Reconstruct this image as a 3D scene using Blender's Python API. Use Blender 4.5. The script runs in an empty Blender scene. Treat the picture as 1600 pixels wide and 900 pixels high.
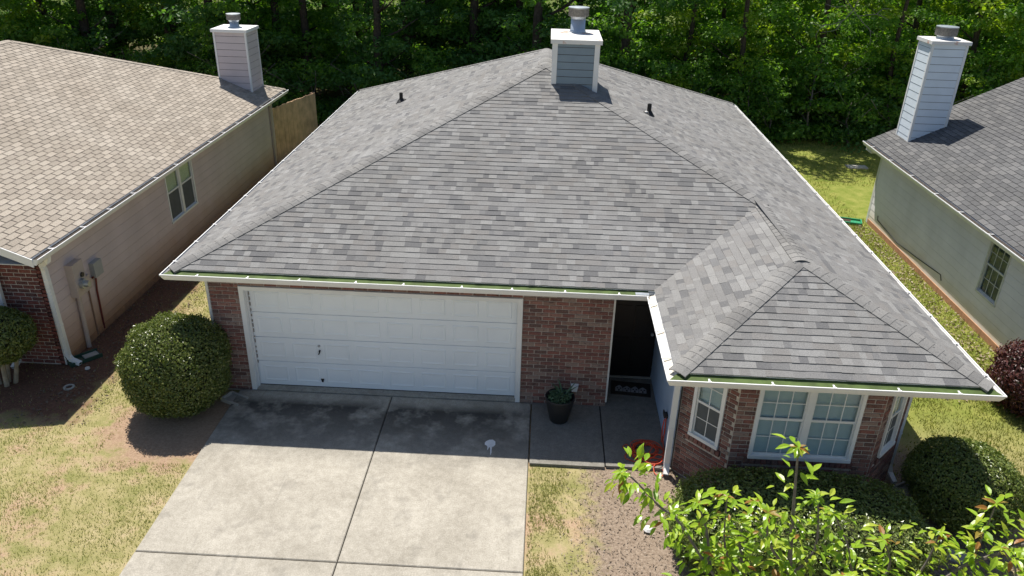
import bpy, math, random
import numpy as np
from mathutils import Vector, Matrix
R = math.radians
rnd = random.Random(7)
scene = bpy.context.scene
col = scene.collection

# ------------------------------------------------------------------ camera, sky, sun, exposure
cd = bpy.data.cameras.new('camera'); cam = bpy.data.objects.new('camera', cd); col.objects.link(cam)
cr = Vector((0.99851746, 0.0482409, 0.02521299)); cu = Vector((-0.04391406, 0.4402463, 0.89680251)); cf = Vector((-0.03216264, 0.89658017, -0.44171208))
cam.matrix_world = Matrix(((cr.x, cu.x, -cf.x, 5.1996), (cr.y, cu.y, -cf.y, -12.1685), (cr.z, cu.z, -cf.z, 8.2851), (0, 0, 0, 1)))
cd.sensor_width = 36; cd.lens = 36*1202.7/1600; cd.clip_start = .1; cd.clip_end = 2000
scene.camera = cam
CAM = Vector((5.1996, -12.1685, 8.2851))
SUN = Vector((.222, -.475, -1)).normalized()            # travel direction of sunlight
SUN_EL = math.asin(-SUN.z); SUN_AZ = math.atan2(-SUN.x, -SUN.y)
w = bpy.data.worlds.new('World'); scene.world = w; w.use_nodes = True
nt = w.node_tree; bg = nt.nodes['Background']
sky = nt.nodes.new('ShaderNodeTexSky'); sky.sky_type = 'NISHITA'; sky.sun_disc = False
sky.sun_elevation = SUN_EL; sky.sun_rotation = SUN_AZ; sky.air_density = 1.0; sky.dust_density = .8; sky.ozone_density = 1.0
nt.links.new(sky.outputs[0], bg.inputs[0]); bg.inputs[1].default_value = .08
sl = bpy.data.lights.new('sun', 'SUN'); so = bpy.data.objects.new('sun', sl); col.objects.link(so)
sl.energy = 5.0; sl.angle = R(.5); sl.color = (1, .95, .87)
so.rotation_euler = SUN.to_track_quat('-Z', 'Y').to_euler(); so.location = (0, 0, 40)
scene.view_settings.view_transform = 'Standard'; scene.view_settings.look = 'None'
scene.view_settings.exposure = .5; scene.view_settings.gamma = 1
scene.cycles.max_bounces = 8; scene.cycles.diffuse_bounces = 3; scene.cycles.transparent_max_bounces = 12

# ------------------------------------------------------------------ materials
class NT:
    def __init__(s, name):
        s.m = bpy.data.materials.new(name); s.m.use_nodes = True
        s.t = s.m.node_tree; s.b = s.t.nodes['Principled BSDF']; s.out = s.t.nodes['Material Output']
    def n(s, typ, **kw):
        x = s.t.nodes.new(typ)
        for k, v in kw.items():
            if k.startswith('i_'):
                k = k[2:]; k = int(k) if k.isdigit() else k
                x.inputs[k].default_value = v
            else: setattr(x, k, v)
        return x
    def l(s, a, b): s.t.links.new(a, b)
    def pos(s): return s.n('ShaderNodeNewGeometry').outputs['Position']
    def objc(s): return s.n('ShaderNodeTexCoord').outputs['Object']
    def noise(s, scale, detail=3, rough=.55, vec=None, sc3=None):
        v = vec if vec is not None else s.pos()
        if sc3:
            mp = s.n('ShaderNodeMapping'); mp.inputs['Scale'].default_value = sc3; s.l(v, mp.inputs[0]); v = mp.outputs[0]
        x = s.n('ShaderNodeTexNoise'); x.inputs['Scale'].default_value = scale; x.inputs['Detail'].default_value = detail; x.inputs['Roughness'].default_value = rough
        s.l(v, x.inputs['Vector']); return x.outputs[0]
    def ramp(s, fac, stops, interp='LINEAR'):
        x = s.n('ShaderNodeValToRGB'); e = x.color_ramp; e.interpolation = interp
        while len(e.elements) < len(stops): e.elements.new(.5)
        for i, (p, c) in enumerate(stops):
            e.elements[i].position = p; e.elements[i].color = (*c, 1) if len(c) == 3 else c
        s.l(fac, x.inputs[0]); return x.outputs[0]
    def mix(s, fac, a, b, mode='MIX'):
        x = s.n('ShaderNodeMix', data_type='RGBA', blend_type=mode)
        for sock, v in ((x.inputs[0], fac), (x.inputs[6], a), (x.inputs[7], b)):
            if isinstance(v, (int, float)): sock.default_value = v
            elif isinstance(v, tuple): sock.default_value = (*v, 1) if len(v) == 3 else v
            else: s.l(v, sock)
        return x.outputs[2]
    def math(s, op, a, b=0, clamp=False):
        x = s.n('ShaderNodeMath', operation=op, use_clamp=clamp)
        for i, v in enumerate((a, b)):
            if isinstance(v, (int, float)): x.inputs[i].default_value = v
            else: s.l(v, x.inputs[i])
        return x.outputs[0]
    def rand(s):
        g = s.n('ShaderNodeNewGeometry').outputs['Random Per Island']; o = s.n('ShaderNodeObjectInfo').outputs['Random']
        return s.math('FRACT', s.math('ADD', s.math('MULTIPLY', g, 7.31), s.math('MULTIPLY', o, 5.17)))
    def bump(s, h, strength=.3, dist=.01):
        x = s.n('ShaderNodeBump'); x.inputs['Strength'].default_value = strength; x.inputs['Distance'].default_value = dist
        s.l(h, x.inputs['Height']); s.l(x.outputs[0], s.b.inputs['Normal'])
    def col(s, c): s.l(c, s.b.inputs['Base Color']) if not isinstance(c, tuple) else setattr(s.b.inputs['Base Color'], 'default_value', (*c, 1))
    def rough(s, r, spec=.5):
        s.b.inputs['Roughness'].default_value = r; s.b.inputs['Specular IOR Level'].default_value = spec

def simple(name, c, rough=.6, var=.12, scale=6, spec=.4, metal=0, bump=0):
    k = NT(name); n = k.noise(scale, 4)
    lo = tuple(x*(1-var) for x in c); hi = tuple(min(1, x*(1+var)) for x in c)
    k.col(k.ramp(n, [(.3, lo), (.7, hi)])); k.rough(rough, spec); k.b.inputs['Metallic'].default_value = metal
    if bump: k.bump(k.noise(scale*12, 2), bump, .01)
    return k.m

def shingle_mat(name, pal, pts, stain=(.8, .78, .74)):
    k = NT(name); r = k.rand()
    c = k.ramp(r, list(zip(pts, pal)), 'CONSTANT')
    g = k.noise(90, 2, .7)
    c = k.mix(1, c, k.ramp(g, [(.25, (.62, .62, .63)), (.75, (1.3, 1.29, 1.27))]), 'MULTIPLY')
    b = k.noise(.7, 5, .6)
    c = k.mix(1, c, k.ramp(b, [(.3, tuple(.5+.5*q for q in stain)), (.7, (1.04, 1.04, 1.04))]), 'MULTIPLY')
    k.col(c); k.rough(.95, .15); k.bump(g, .5, .01); return k.m
M = {}
M['shingle'] = shingle_mat('grey_shingle', [(.222, .221, .22), (.202, .201, .201), (.262, .262, .26), (.215, .21, .206), (.150, .151, .155), (.24, .24, .238), (.178, .179, .182)], [0, .30, .46, .57, .72, .80, .91])
M['shingle_tan'] = shingle_mat('tan_shingle', [(.36, .32, .272), (.315, .28, .238), (.40, .357, .305), (.335, .298, .254)], [0, .3, .55, .8], (.84, .80, .76))
M['shingle_dark'] = shingle_mat('weathered_grey_shingle', [(.135, .136, .139), (.115, .116, .12), (.158, .158, .16), (.123, .124, .128)], [0, .3, .55, .8])
M['cap'] = shingle_mat('ridge_cap_shingle', [(.222, .22, .217), (.188, .186, .184), (.25, .247, .242)], [0, .4, .7])
M['deck'] = simple('roof_felt', (.05, .05, .05), .95)
M['deck_tan'] = simple('roof_felt_tan', (.10, .082, .066), .95)
def brick_mat(name, pal):
    k = NT(name); r = k.rand(); c = k.ramp(r, [(i/len(pal), p) for i, p in enumerate(pal)], 'CONSTANT')
    n = k.noise(38, 4, .7); c = k.mix(k.ramp(n, [(.5, (0, 0, 0)), (.66, (.55, .55, .55))]), c, (.30, .24, .21))
    n2 = k.noise(20, 3, .7); c = k.mix(k.ramp(n2, [(.56, (0, 0, 0)), (.68, (.75, .75, .75))]), c, (.05, .035, .033))
    k.col(c); k.rough(.9, .2); k.bump(n, .6, .01); return k.m
M['brick'] = brick_mat('mottled_brick', [(.26, .108, .086), (.21, .09, .074), (.175, .09, .075), (.30, .155, .125), (.14, .08, .07), (.25, .15, .122), (.30, .21, .175), (.195, .085, .072)])
M['brick_red'] = brick_mat('red_brick', [(.20, .062, .05), (.165, .052, .044), (.135, .048, .042), (.22, .075, .058), (.11, .044, .04)])
M['mortar'] = simple('mortar', (.52, .455, .395), .95, .2, 14)
M['white'] = simple('white_paint', (.80, .80, .79), .45, .05, 3)
M['white_dirty'] = simple('weathered_white_paint', (.66, .65, .62), .6, .14, 5)
M['door_white'] = simple('garage_door_white', (.86, .895, .925), .42, .03, 1.5)
M['blue_siding'] = simple('pale_blue_grey_siding', (.22, .285, .34), .6, .06, 3)
M['entry_siding'] = simple('blue_grey_entry_siding', (.36, .46, .60), .6, .06, 3)
M['white_siding'] = simple('white_siding', (.74, .81, .88), .55, .04, 3)
M['pink_siding'] = simple('faded_pink_beige_siding', (.60, .53, .535), .65, .05, 2)
def low_tinted(name, c, low, hz, h0=0):
    k = NT(name); z = k.n('ShaderNodeSeparateXYZ'); k.l(k.pos(), z.inputs[0])
    n = k.noise(1.3, 4); f = k.math('ADD', z.outputs[2], k.math('MULTIPLY', k.math('SUBTRACT', n, .5), .5))
    base = k.mix(1, c, k.ramp(k.noise(2.2, 4, .6, None, (1, .5, .4)), [(.3, (.9, .9, .89)), (.7, (1.05, 1.05, 1.05))]), 'MULTIPLY')
    k.col(k.mix(k.ramp(f, [(h0, (.9, .9, .9)), (h0+hz, (0, 0, 0))]), base, low)); k.rough(.65, .3); return k.m
M['wall_left'] = low_tinted('stain_bounce_pink_beige_siding', (.66, .55, .545), (.50, .27, .13), .9, .05)  # orange base stain, with warm ground bounce painted into it
M['wall_right'] = low_tinted('splashed_grey_white_siding', (.87, .83, .88), (.70, .58, .42), .5, .02)
M['clay_foundation'] = simple('clay_stained_foundation', (.42, .22, .12), .95, .2, 7)
M['gap'] = simple('shadowed_lap_joint', (.10, .092, .088), .9, .2)
M['dark'] = simple('dark_interior', (.012, .012, .013), .9)
M['black_door'] = simple('black_painted_door', (.012, .011, .011), .35, .2)
M['black_plastic'] = simple('black_plastic', (.018, .018, .02), .45, .2)
M['black_pot'] = simple('black_resin_pot', (.022, .022, .023), .5, .2)
M['soil'] = simple('potting_soil', (.05, .035, .025), .95, .4, 40)
M['galv'] = simple('galvanised_steel', (.42, .46, .50), .42, .15, 9, .5, .75)
M['hood'] = simple('weathered_mesh_hood', (.22, .21, .19), .6, .25, 25, .4, .5)
M['blue_flue'] = simple('painted_flue_steel', (.40, .47, .55), .4, .08, 6, .5, .5)
M['lead'] = simple('black_vent_boot', (.012, .012, .012), .6, .2)
def cap_mat():
    k = NT('rust_streaked_white_cap'); n = k.noise(2.6, 5, .6)
    k.col(k.ramp(n, [(.56, (.74, .73, .71)), (.60, (.62, .48, .42)), (.68, (.46, .22, .15))])); k.rough(.5, .4); return k.m
M['cap_white'] = cap_mat()
M['gutter_green'] = simple('algae_film', (.075, .115, .028), .8, .3, 6)
M['gutter_bed'] = simple('dusty_gutter_bed', (.62, .58, .50), .85, .25, 22)
M['gutter_dark'] = simple('dark_gutter_bed', (.05, .04, .033), .95, .5, 30)  # dark mottled sheet lying in the gutter trough
M['cord'] = simple('orange_cord_rubber', (.62, .075, .025), .45, .12, 5)
M['wood'] = simple('weathered_fence_wood', (.60, .40, .25), .9, .25, 3)
M['post_wood'] = simple('grey_fence_wood', (.42, .34, .26), .9, .2, 3)
M['green_plastic'] = simple('bright_green_plastic', (.03, .30, .15), .5, .15)
M['green_dark'] = simple('dull_green_plastic', (.03, .075, .05), .6, .2)
M['concrete_block'] = simple('cast_concrete', (.40, .38, .34), .9, .15, 8)
M['meter_beige'] = simple('beige_painted_metal', (.50, .42, .385), .5, .05)
M['meter_grey'] = simple('grey_painted_metal', (.36, .37, .37), .5, .08)
M['cable_red'] = simple('dark_red_pipe', (.16, .035, .03), .6)
M['blind'] = simple('window_blind', (.66, .70, .70), .6, .04)
M['blind_tan'] = simple('yellowed_window_blind', (.74, .70, .56), .6, .06)
M['screen'] = simple('insect_screen', (.10, .11, .115), .8, .1)
M['mat_brown'] = simple('doormat_fibre', (.035, .028, .022), .95, .3, 50)
M['mat_print'] = simple('doormat_print', (.30, .30, .32), .95, .2, 60)
M['stain_white'] = simple('white_paint_spill', (.78, .78, .77), .6)
M['bark'] = simple('brown_bark', (.075, .058, .045), .95, .4, 12, .2, 0, .8)
M['bark_grey'] = simple('grey_bark', (.17, .15, .135), .9, .3, 10, .2, 0, .5)
M['bark_light'] = simple('pale_bark', (.36, .30, .22), .9, .25, 10, .2, 0, .5)
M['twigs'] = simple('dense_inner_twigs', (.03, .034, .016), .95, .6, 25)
M['dead_wood'] = simple('bleached_dead_wood', (.17, .16, .145), .9, .2, 8)
def glass():
    k = NT('window_glass'); k.t.nodes.remove(k.b)
    g = k.n('ShaderNodeBsdfGlossy'); g.inputs['Roughness'].default_value = .02; g.inputs['Color'].default_value = (.95, .97, 1, 1)
    t = k.n('ShaderNodeBsdfTransparent'); t.inputs['Color'].default_value = (.86, .91, .92, 1)
    fr = k.n('ShaderNodeLayerWeight'); fr.inputs[0].default_value = .5
    mx = k.n('ShaderNodeMixShader'); k.l(k.math('ADD', k.math('MULTIPLY', k.math('POWER', fr.outputs[1], 5), .9), .03), mx.inputs[0]); k.l(t.outputs[0], mx.inputs[1]); k.l(g.outputs[0], mx.inputs[2]); k.l(mx.outputs[0], k.out.inputs[0]); return k.m
M['glass'] = glass()

def leaf_mat(name, pal, trans=.35, rough=.42, tint=(1.25, 1.45, .5), spec=.5):
    k = NT(name); r = k.rand()
    c = k.ramp(r, [(i/max(1, len(pal)-1), p) for i, p in enumerate(pal)])
    k.col(c); k.rough(rough, spec)
    tr = k.n('ShaderNodeBsdfTranslucent'); k.l(k.mix(1, c, tint, 'MULTIPLY'), tr.inputs[0])
    mx = k.n('ShaderNodeMixShader'); mx.inputs[0].default_value = trans
    k.l(k.b.outputs[0], mx.inputs[1]); k.l(tr.outputs[0], mx.inputs[2]); k.l(mx.outputs[0], k.out.inputs[0]); return k.m
M['leaf_box'] = leaf_mat('glossy_hedge_leaf', [(.085, .12, .022), (.16, .195, .045), (.11, .15, .032), (.25, .26, .085)], .18, .3)
M['leaf_dark'] = leaf_mat('dark_hedge_leaf', [(.10, .145, .03), (.17, .22, .048), (.125, .17, .038), (.26, .28, .08)], .18, .32)
M['leaf_red'] = leaf_mat('purple_red_leaf', [(.075, .022, .024), (.12, .04, .035), (.055, .02, .022), (.16, .07, .05)], .2, .45, (1.3, .7, .6))
M['leaf_cherry'] = leaf_mat('bright_green_leaf', [(.17, .30, .012), (.26, .40, .02), (.21, .34, .015), (.32, .44, .03), (.38, .43, .045)], .32, .32, (1.35, 1.5, .4))
M['leaf_tip'] = leaf_mat('coppery_new_leaf', [(.30, .12, .03), (.34, .19, .04), (.28, .24, .04)], .4, .4, (1.3, 1.1, .5))
M['leaf_wood_a'] = leaf_mat('woodland_leaf_green', [(.072, .16, .026), (.125, .25, .04), (.098, .20, .033), (.21, .34, .055)], .48, .5, (1.7, 1.9, .45), .3)
M['leaf_wood_b'] = leaf_mat('woodland_leaf_dark', [(.055, .13, .038), (.095, .20, .052), (.07, .16, .043), (.14, .25, .06)], .42, .5, (1.5, 1.8, .5), .3)
M['leaf_wood_c'] = leaf_mat('woodland_leaf_yellow', [(.13, .22, .022), (.22, .32, .032), (.17, .265, .027), (.29, .37, .05)], .48, .5, (1.7, 1.8, .4), .3)
M['leaf_succ'] = leaf_mat('succulent_leaf', [(.06, .12, .06), (.10, .17, .09), (.08, .14, .06)], .15, .45)
M['grass'] = leaf_mat('grass_blade', [(.22, .27, .055), (.38, .37, .14), (.28, .32, .08), (.54, .48, .25), (.18, .25, .045)], .3, .6, (1.1, 1.15, .7), .2)
M['grass_green'] = leaf_mat('green_grass_blade', [(.18, .215, .04), (.27, .285, .075), (.36, .34, .12), (.21, .24, .05)], .3, .6, (1.1, 1.2, .6), .2)
M['litter'] = leaf_mat('dry_leaf_litter', [(.34, .26, .17), (.45, .38, .28), (.25, .17, .10), (.52, .46, .36)], .1, .8, (1, 1, 1), .2)
M['chips'] = leaf_mat('mulch_chip', [(.19, .145, .105), (.31, .245, .19), (.10, .075, .055), (.43, .36, .29)], .0, .9, (1, 1, 1), .1)

def ground_mat():
    k = NT('lawn_and_bare_soil'); p = k.n('ShaderNodeSeparateXYZ'); pos = k.pos(); k.l(pos, p.inputs[0])
    x, y = p.outputs[0], p.outputs[1]
    n1 = k.noise(.55, 5, .6); n2 = k.noise(2.6, 5, .65); n3 = k.noise(26, 3, .7)
    grass = k.ramp(n2, [(.3, (.22, .225, .075)), (.5, (.36, .315, .15)), (.7, (.48, .395, .235))])
    soil = k.ramp(n3, [(.3, (.36, .235, .15)), (.7, (.50, .36, .25))])
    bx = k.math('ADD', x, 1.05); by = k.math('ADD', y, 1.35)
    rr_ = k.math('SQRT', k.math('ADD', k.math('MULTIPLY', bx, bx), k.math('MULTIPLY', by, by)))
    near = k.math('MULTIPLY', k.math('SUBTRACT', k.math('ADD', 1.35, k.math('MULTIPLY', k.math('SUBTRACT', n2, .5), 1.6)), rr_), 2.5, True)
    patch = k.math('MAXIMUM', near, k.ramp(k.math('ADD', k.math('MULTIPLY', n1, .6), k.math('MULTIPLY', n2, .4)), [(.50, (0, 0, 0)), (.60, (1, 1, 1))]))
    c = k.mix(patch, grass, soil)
    c = k.mix(k.math('MULTIPLY', near, .55), c, k.ramp(n3, [(.3, (.25, .165, .11)), (.7, (.41, .29, .20))]))  # darker mulch under the shrub, with its shade put into the colour
    bk = k.math('MULTIPLY', k.math('SUBTRACT', k.math('ADD', y, k.math('MULTIPLY', n2, 2)), 9.5), .5, True)
    bk = k.math('MAXIMUM', bk, k.math('MULTIPLY', k.math('MULTIPLY', k.math('SUBTRACT', x, 11.6), 2, True), k.math('MULTIPLY', k.math('ADD', y, k.math('MULTIPLY', n2, 3)), .6, True)))
    c = k.mix(bk, c, k.ramp(n2, [(.35, (.16, .205, .035)), (.65, (.28, .285, .075))]))
    w2 = k.math('MULTIPLY', k.math('SUBTRACT', k.noise(5, 5, .7), .5), 1.3)
    mu = k.math('MULTIPLY', k.math('ADD', k.math('SUBTRACT', x, 6.0), w2), 3, True)
    mu = k.math('MULTIPLY', mu, k.math('MULTIPLY', k.math('ADD', k.math('SUBTRACT', 12.2, x), w2), 3, True))
    mu = k.math('MULTIPLY', mu, k.math('MULTIPLY', k.math('ADD', k.math('SUBTRACT', -1.0, y), w2), 4, True))
    c = k.mix(mu, c, k.ramp(n3, [(.25, (.17, .125, .09)), (.5, (.29, .225, .17)), (.75, (.41, .33, .255))]))
    # brown bare earth along the left neighbour's wall
    wob = k.math('MULTIPLY', k.math('SUBTRACT', n2, .5), 1.4)
    e = k.math('ADD', k.math('SUBTRACT', -2.75, x), wob)
    e = k.math('MULTIPLY', k.math('MULTIPLY', e, 2.2, True), k.math('MULTIPLY', k.math('ADD', k.math('ADD', y, 1.6), wob), 2, True))
    c = k.mix(e, c, k.ramp(n3, [(.3, (.11, .062, .042)), (.7, (.24, .125, .082))]))
    # woodland floor
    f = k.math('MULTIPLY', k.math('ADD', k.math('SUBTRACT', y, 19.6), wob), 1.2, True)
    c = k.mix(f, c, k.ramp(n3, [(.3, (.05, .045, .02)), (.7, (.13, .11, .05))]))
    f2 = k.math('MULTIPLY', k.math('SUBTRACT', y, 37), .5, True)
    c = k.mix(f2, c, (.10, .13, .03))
    k.col(c); k.rough(.95, .1); k.bump(k.noise(60, 3, .7), .8, .03); return k.m
M['ground'] = ground_mat()
def concrete(name, base, dirt=True):
    k = NT(name); p = k.n('ShaderNodeSeparateXYZ'); k.l(k.pos(), p.inputs[0])
    n1 = k.noise(1.1, 6, .62); n2 = k.noise(9, 5, .7); n3 = k.noise(48, 3, .75)
    c = k.mix(1, base, k.ramp(n1, [(.28, (.78, .77, .745)), (.48, (.97, .965, .95)), (.68, (1.10, 1.10, 1.09))]), 'MULTIPLY')
    c = k.mix(1, c, k.ramp(n2, [(.3, (.80, .79, .77)), (.7, (1.10, 1.10, 1.10))]), 'MULTIPLY')
    c = k.mix(1, c, k.ramp(n3, [(.3, (.74, .74, .73)), (.7, (1.15, 1.15, 1.15))]), 'MULTIPLY')
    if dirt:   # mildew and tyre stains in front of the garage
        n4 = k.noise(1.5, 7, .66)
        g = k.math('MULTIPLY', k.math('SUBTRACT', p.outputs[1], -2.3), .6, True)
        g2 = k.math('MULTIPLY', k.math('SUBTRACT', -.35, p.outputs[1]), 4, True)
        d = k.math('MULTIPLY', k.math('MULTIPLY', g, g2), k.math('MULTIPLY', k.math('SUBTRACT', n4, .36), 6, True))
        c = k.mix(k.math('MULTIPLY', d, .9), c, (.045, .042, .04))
        n5 = k.noise(2.3, 5, .6); c = k.mix(k.ramp(n5, [(.56, (0, 0, 0)), (.70, (.5, .5, .5))]), c, (.19, .175, .15))
        n6 = k.noise(1.7, 6, .7, None, (5, .5, 1)); c = k.mix(k.ramp(n6, [(.58, (0, 0, 0)), (.72, (.4, .4, .4))]), c, (.17, .16, .14))
    k.col(c); k.rough(.9, .2); k.bump(n3, .25, .01); return k.m
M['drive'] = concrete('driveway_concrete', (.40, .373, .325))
M['walk'] = concrete('walkway_concrete', (.235, .225, .205), False)
M['joint'] = simple('expansion_joint', (.055, .05, .042), .95)
M['mulch'] = simple('grey_brown_mulch', (.24, .195, .165), .95, .35, 30, .1, 0, .8)

# ------------------------------------------------------------------ mesh helpers
class MB:
    def __init__(s): s.v = []; s.f = []
    def add(s, vs, fs):
        b = len(s.v); s.v += [tuple(x) for x in vs]; s.f += [tuple(i+b for i in q) for q in fs]; return s
    def hexa(s, p): return s.add(p, [(3, 2, 1, 0), (4, 5, 6, 7), (0, 1, 5, 4), (1, 2, 6, 5), (2, 3, 7, 6), (3, 0, 4, 7)])
    def box(s, x0, x1, y0, y1, z0, z1): return s.hexa([(x0, y0, z0), (x1, y0, z0), (x1, y1, z0), (x0, y1, z0), (x0, y0, z1), (x1, y0, z1), (x1, y1, z1), (x0, y1, z1)])
    def tube(s, pts, rad, n=8, caps=True):
        pts = [Vector(p) for p in pts]; rad = rad if isinstance(rad, (list, tuple)) else [rad]*len(pts); vs = []; a = None
        for i, p in enumerate(pts):
            d = (pts[min(i+1, len(pts)-1)]-pts[max(i-1, 0)]).normalized()
            if a is None: a = d.orthogonal().normalized()
            else: a = (a-d*a.dot(d)); a = a.normalized() if a.length > 1e-5 else d.orthogonal().normalized()
            b = d.cross(a)
            vs += [p+(a*math.cos(2*math.pi*k/n)+b*math.sin(2*math.pi*k/n))*rad[i] for k in range(n)]
        fs = [(i*n+k, i*n+(k+1) % n, (i+1)*n+(k+1) % n, (i+1)*n+k) for i in range(len(pts)-1) for k in range(n)]
        if caps: fs += [tuple(range(n-1, -1, -1)), tuple((len(pts)-1)*n+k for k in range(n))]
        return s.add(vs, fs)
    def lathe(s, prof, c=(0, 0, 0), n=24, caps=True):
        vs = [(c[0]+r*math.cos(2*math.pi*k/n), c[1]+r*math.sin(2*math.pi*k/n), c[2]+z) for r, z in prof for k in range(n)]
        fs = [(i*n+k, i*n+(k+1) % n, (i+1)*n+(k+1) % n, (i+1)*n+k) for i in range(len(prof)-1) for k in range(n)]
        if caps: fs += [tuple(range(n-1, -1, -1)), tuple((len(prof)-1)*n+k for k in range(n))]
        return s.add(vs, fs)
    def prism(s, poly, z0, z1):
        n = len(poly); return s.add([(x, y, z0) for x, y in poly]+[(x, y, z1) for x, y in poly],
            [tuple(range(n-1, -1, -1)), tuple(range(n, 2*n))]+[(i, (i+1) % n, n+(i+1) % n, n+i) for i in range(n)])
    def mesh(s, name, mat=None, smooth=False):
        me = bpy.data.meshes.new(name); me.from_pydata(s.v, [], s.f); me.update()
        if mat is not None:
            for m_ in (mat if isinstance(mat, list) else [mat]): me.materials.append(m_)
        if smooth: me.polygons.foreach_set('use_smooth', [True]*len(me.polygons))
        return me
def link(name, me, parent=None, root=None, mat4=None):
    o = bpy.data.objects.new(name, me); col.objects.link(o)
    if mat4 is not None: o.matrix_basis = mat4
    if parent is not None: o.parent = parent
    return o
class Thing:
    """an Empty at a thing's base; parts are given in world coordinates"""
    def __init__(s, name, label, cat, loc=(0, 0, 0), group=None):
        s.o = bpy.data.objects.new(name, None); col.objects.link(s.o); s.o.location = loc; s.loc = Vector(loc)
        s.o['label'] = label; s.o['category'] = cat; s.o.empty_display_size = .2
        if group: s.o['group'] = group
    def part(s, name, mb, mat, parent=None, smooth=False, label=None, kind=None):
        l = s.loc; mb.v = [(x-l.x, y-l.y, z-l.z) for x, y, z in mb.v]
        o = link(name, mb.mesh(name, mat, smooth), parent or s.o)
        if label: o['label'] = label
        if kind: o['kind'] = kind
        return o
    def inst(s, name, me, M4, parent=None):     # a shared mesh placed by a world matrix
        return link(name, me, parent or s.o, None, Matrix.Translation(-s.loc) @ M4)
def struct(name, mb, mat, smooth=False, parent=None):
    o = link(name, mb.mesh(name, mat, smooth), parent)
    if parent is None: o['kind'] = 'structure'
    return o
def mesh_np(name, verts, faces_quad, mat, mats=None, midx=None):
    me = bpy.data.meshes.new(name); nv = len(verts); nf = len(faces_quad); k = faces_quad.shape[1]
    me.vertices.add(nv); me.vertices.foreach_set('co', np.asarray(verts, np.float32).ravel())
    me.loops.add(nf*k); me.loops.foreach_set('vertex_index', np.asarray(faces_quad, np.int32).ravel())
    me.polygons.add(nf); me.polygons.foreach_set('loop_start', np.arange(0, nf*k, k, dtype=np.int32))
    for m_ in (mat if isinstance(mat, list) else [mat]): me.materials.append(m_)
    me.polygons.foreach_set('use_smooth', np.zeros(nf, bool))
    if midx is not None: me.polygons.foreach_set('material_index', np.asarray(midx, np.int32))
    me.update(calc_edges=True); me.validate(); return me
class Frame:
    """wall frame: s along the wall, z up, n outward"""
    def __init__(s, o, ux, nrm): s.o = Vector(o); s.u = Vector(ux).normalized(); s.n = Vector(nrm).normalized()
    def p(s, a, z, n): return s.o+s.u*a+s.n*n+Vector((0, 0, z))
    def box(s, mb, a0, a1, z0, z1, n0, n1):
        q = [s.p(a0, z0, n0), s.p(a1, z0, n0), s.p(a1, z0, n1), s.p(a0, z0, n1), s.p(a0, z1, n0), s.p(a1, z1, n0), s.p(a1, z1, n1), s.p(a0, z1, n1)]
        return mb.hexa(q)
    def M(s, a, z, n):
        q = s.p(a, z, n); return Matrix(((s.u.x, -s.n.x, 0, q.x), (s.u.y, -s.n.y, 0, q.y), (s.u.z, -s.n.z, 1, q.z), (0, 0, 0, 1)))
npr = np.random.RandomState(11)

# ------------------------------------------------------------------ ground, paving
g = MB(); g.add([(-700, -700, -.05), (700, -700, -.05), (700, 900, -.05), (-700, 900, -.05)], [(0, 1, 2, 3)])
struct('ground', g, M['ground'])
DX0, DX1 = -.32, 5.19
b = MB(); b.box(DX0+.02, DX1-.02, -16, .02, -.12, -.035)
drive = struct('driveway', b, M['joint'])
ys = [(-16, -12.1), (-12.086, -8.2), (-8.186, -4.30), (-4.286, -.19)]
for (y0, y1) in ys:
    for (x0, x1) in ((DX0, 2.559), (2.575, DX1-.008)):
        m = MB(); bv = .012
        m.add([(x0, y0, -.1), (x1, y0, -.1), (x1, y1, -.1), (x0, y1, -.1), (x0, y0, -bv), (x1, y0, -bv), (x1, y1, -bv), (x0, y1, -bv),
               (x0+bv, y0+bv, 0), (x1-bv, y0+bv, 0), (x1-bv, y1-bv, 0), (x0+bv, y1-bv, 0)],
              [(0, 1, 5, 4), (1, 2, 6, 5), (2, 3, 7, 6), (3, 0, 4, 7), (4, 5, 9, 8), (5, 6, 10, 9), (6, 7, 11, 10), (7, 4, 8, 11), (8, 9, 10, 11)])
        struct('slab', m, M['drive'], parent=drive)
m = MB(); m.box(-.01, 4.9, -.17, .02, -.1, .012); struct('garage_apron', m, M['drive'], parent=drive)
b = MB(); b.box(5.21, 7.52, -1.86, .9, -.12, -.02); walk = struct('walkway', b, M['joint'])
for (x0, x1, y0, y1) in ((5.205, 6.455, -1.93, -.17), (6.48, 7.56, -1.90, .95)):
    m = MB(); m.box(x0, x1, y0, y1, -.1, .004); struct('slab', m, M['walk'], parent=walk)
# lit front lip of the walk
def wobble_poly(pts, z, amp, n=14, seed=1):
    rr = random.Random(seed); out = []
    for i in range(len(pts)):
        a, c = Vector(pts[i]), Vector(pts[(i+1) % len(pts)])
        for k in range(n): q = a.lerp(c, k/n); out.append((q.x+rr.uniform(-amp, amp), q.y+rr.uniform(-amp, amp), z))
    return out

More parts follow.
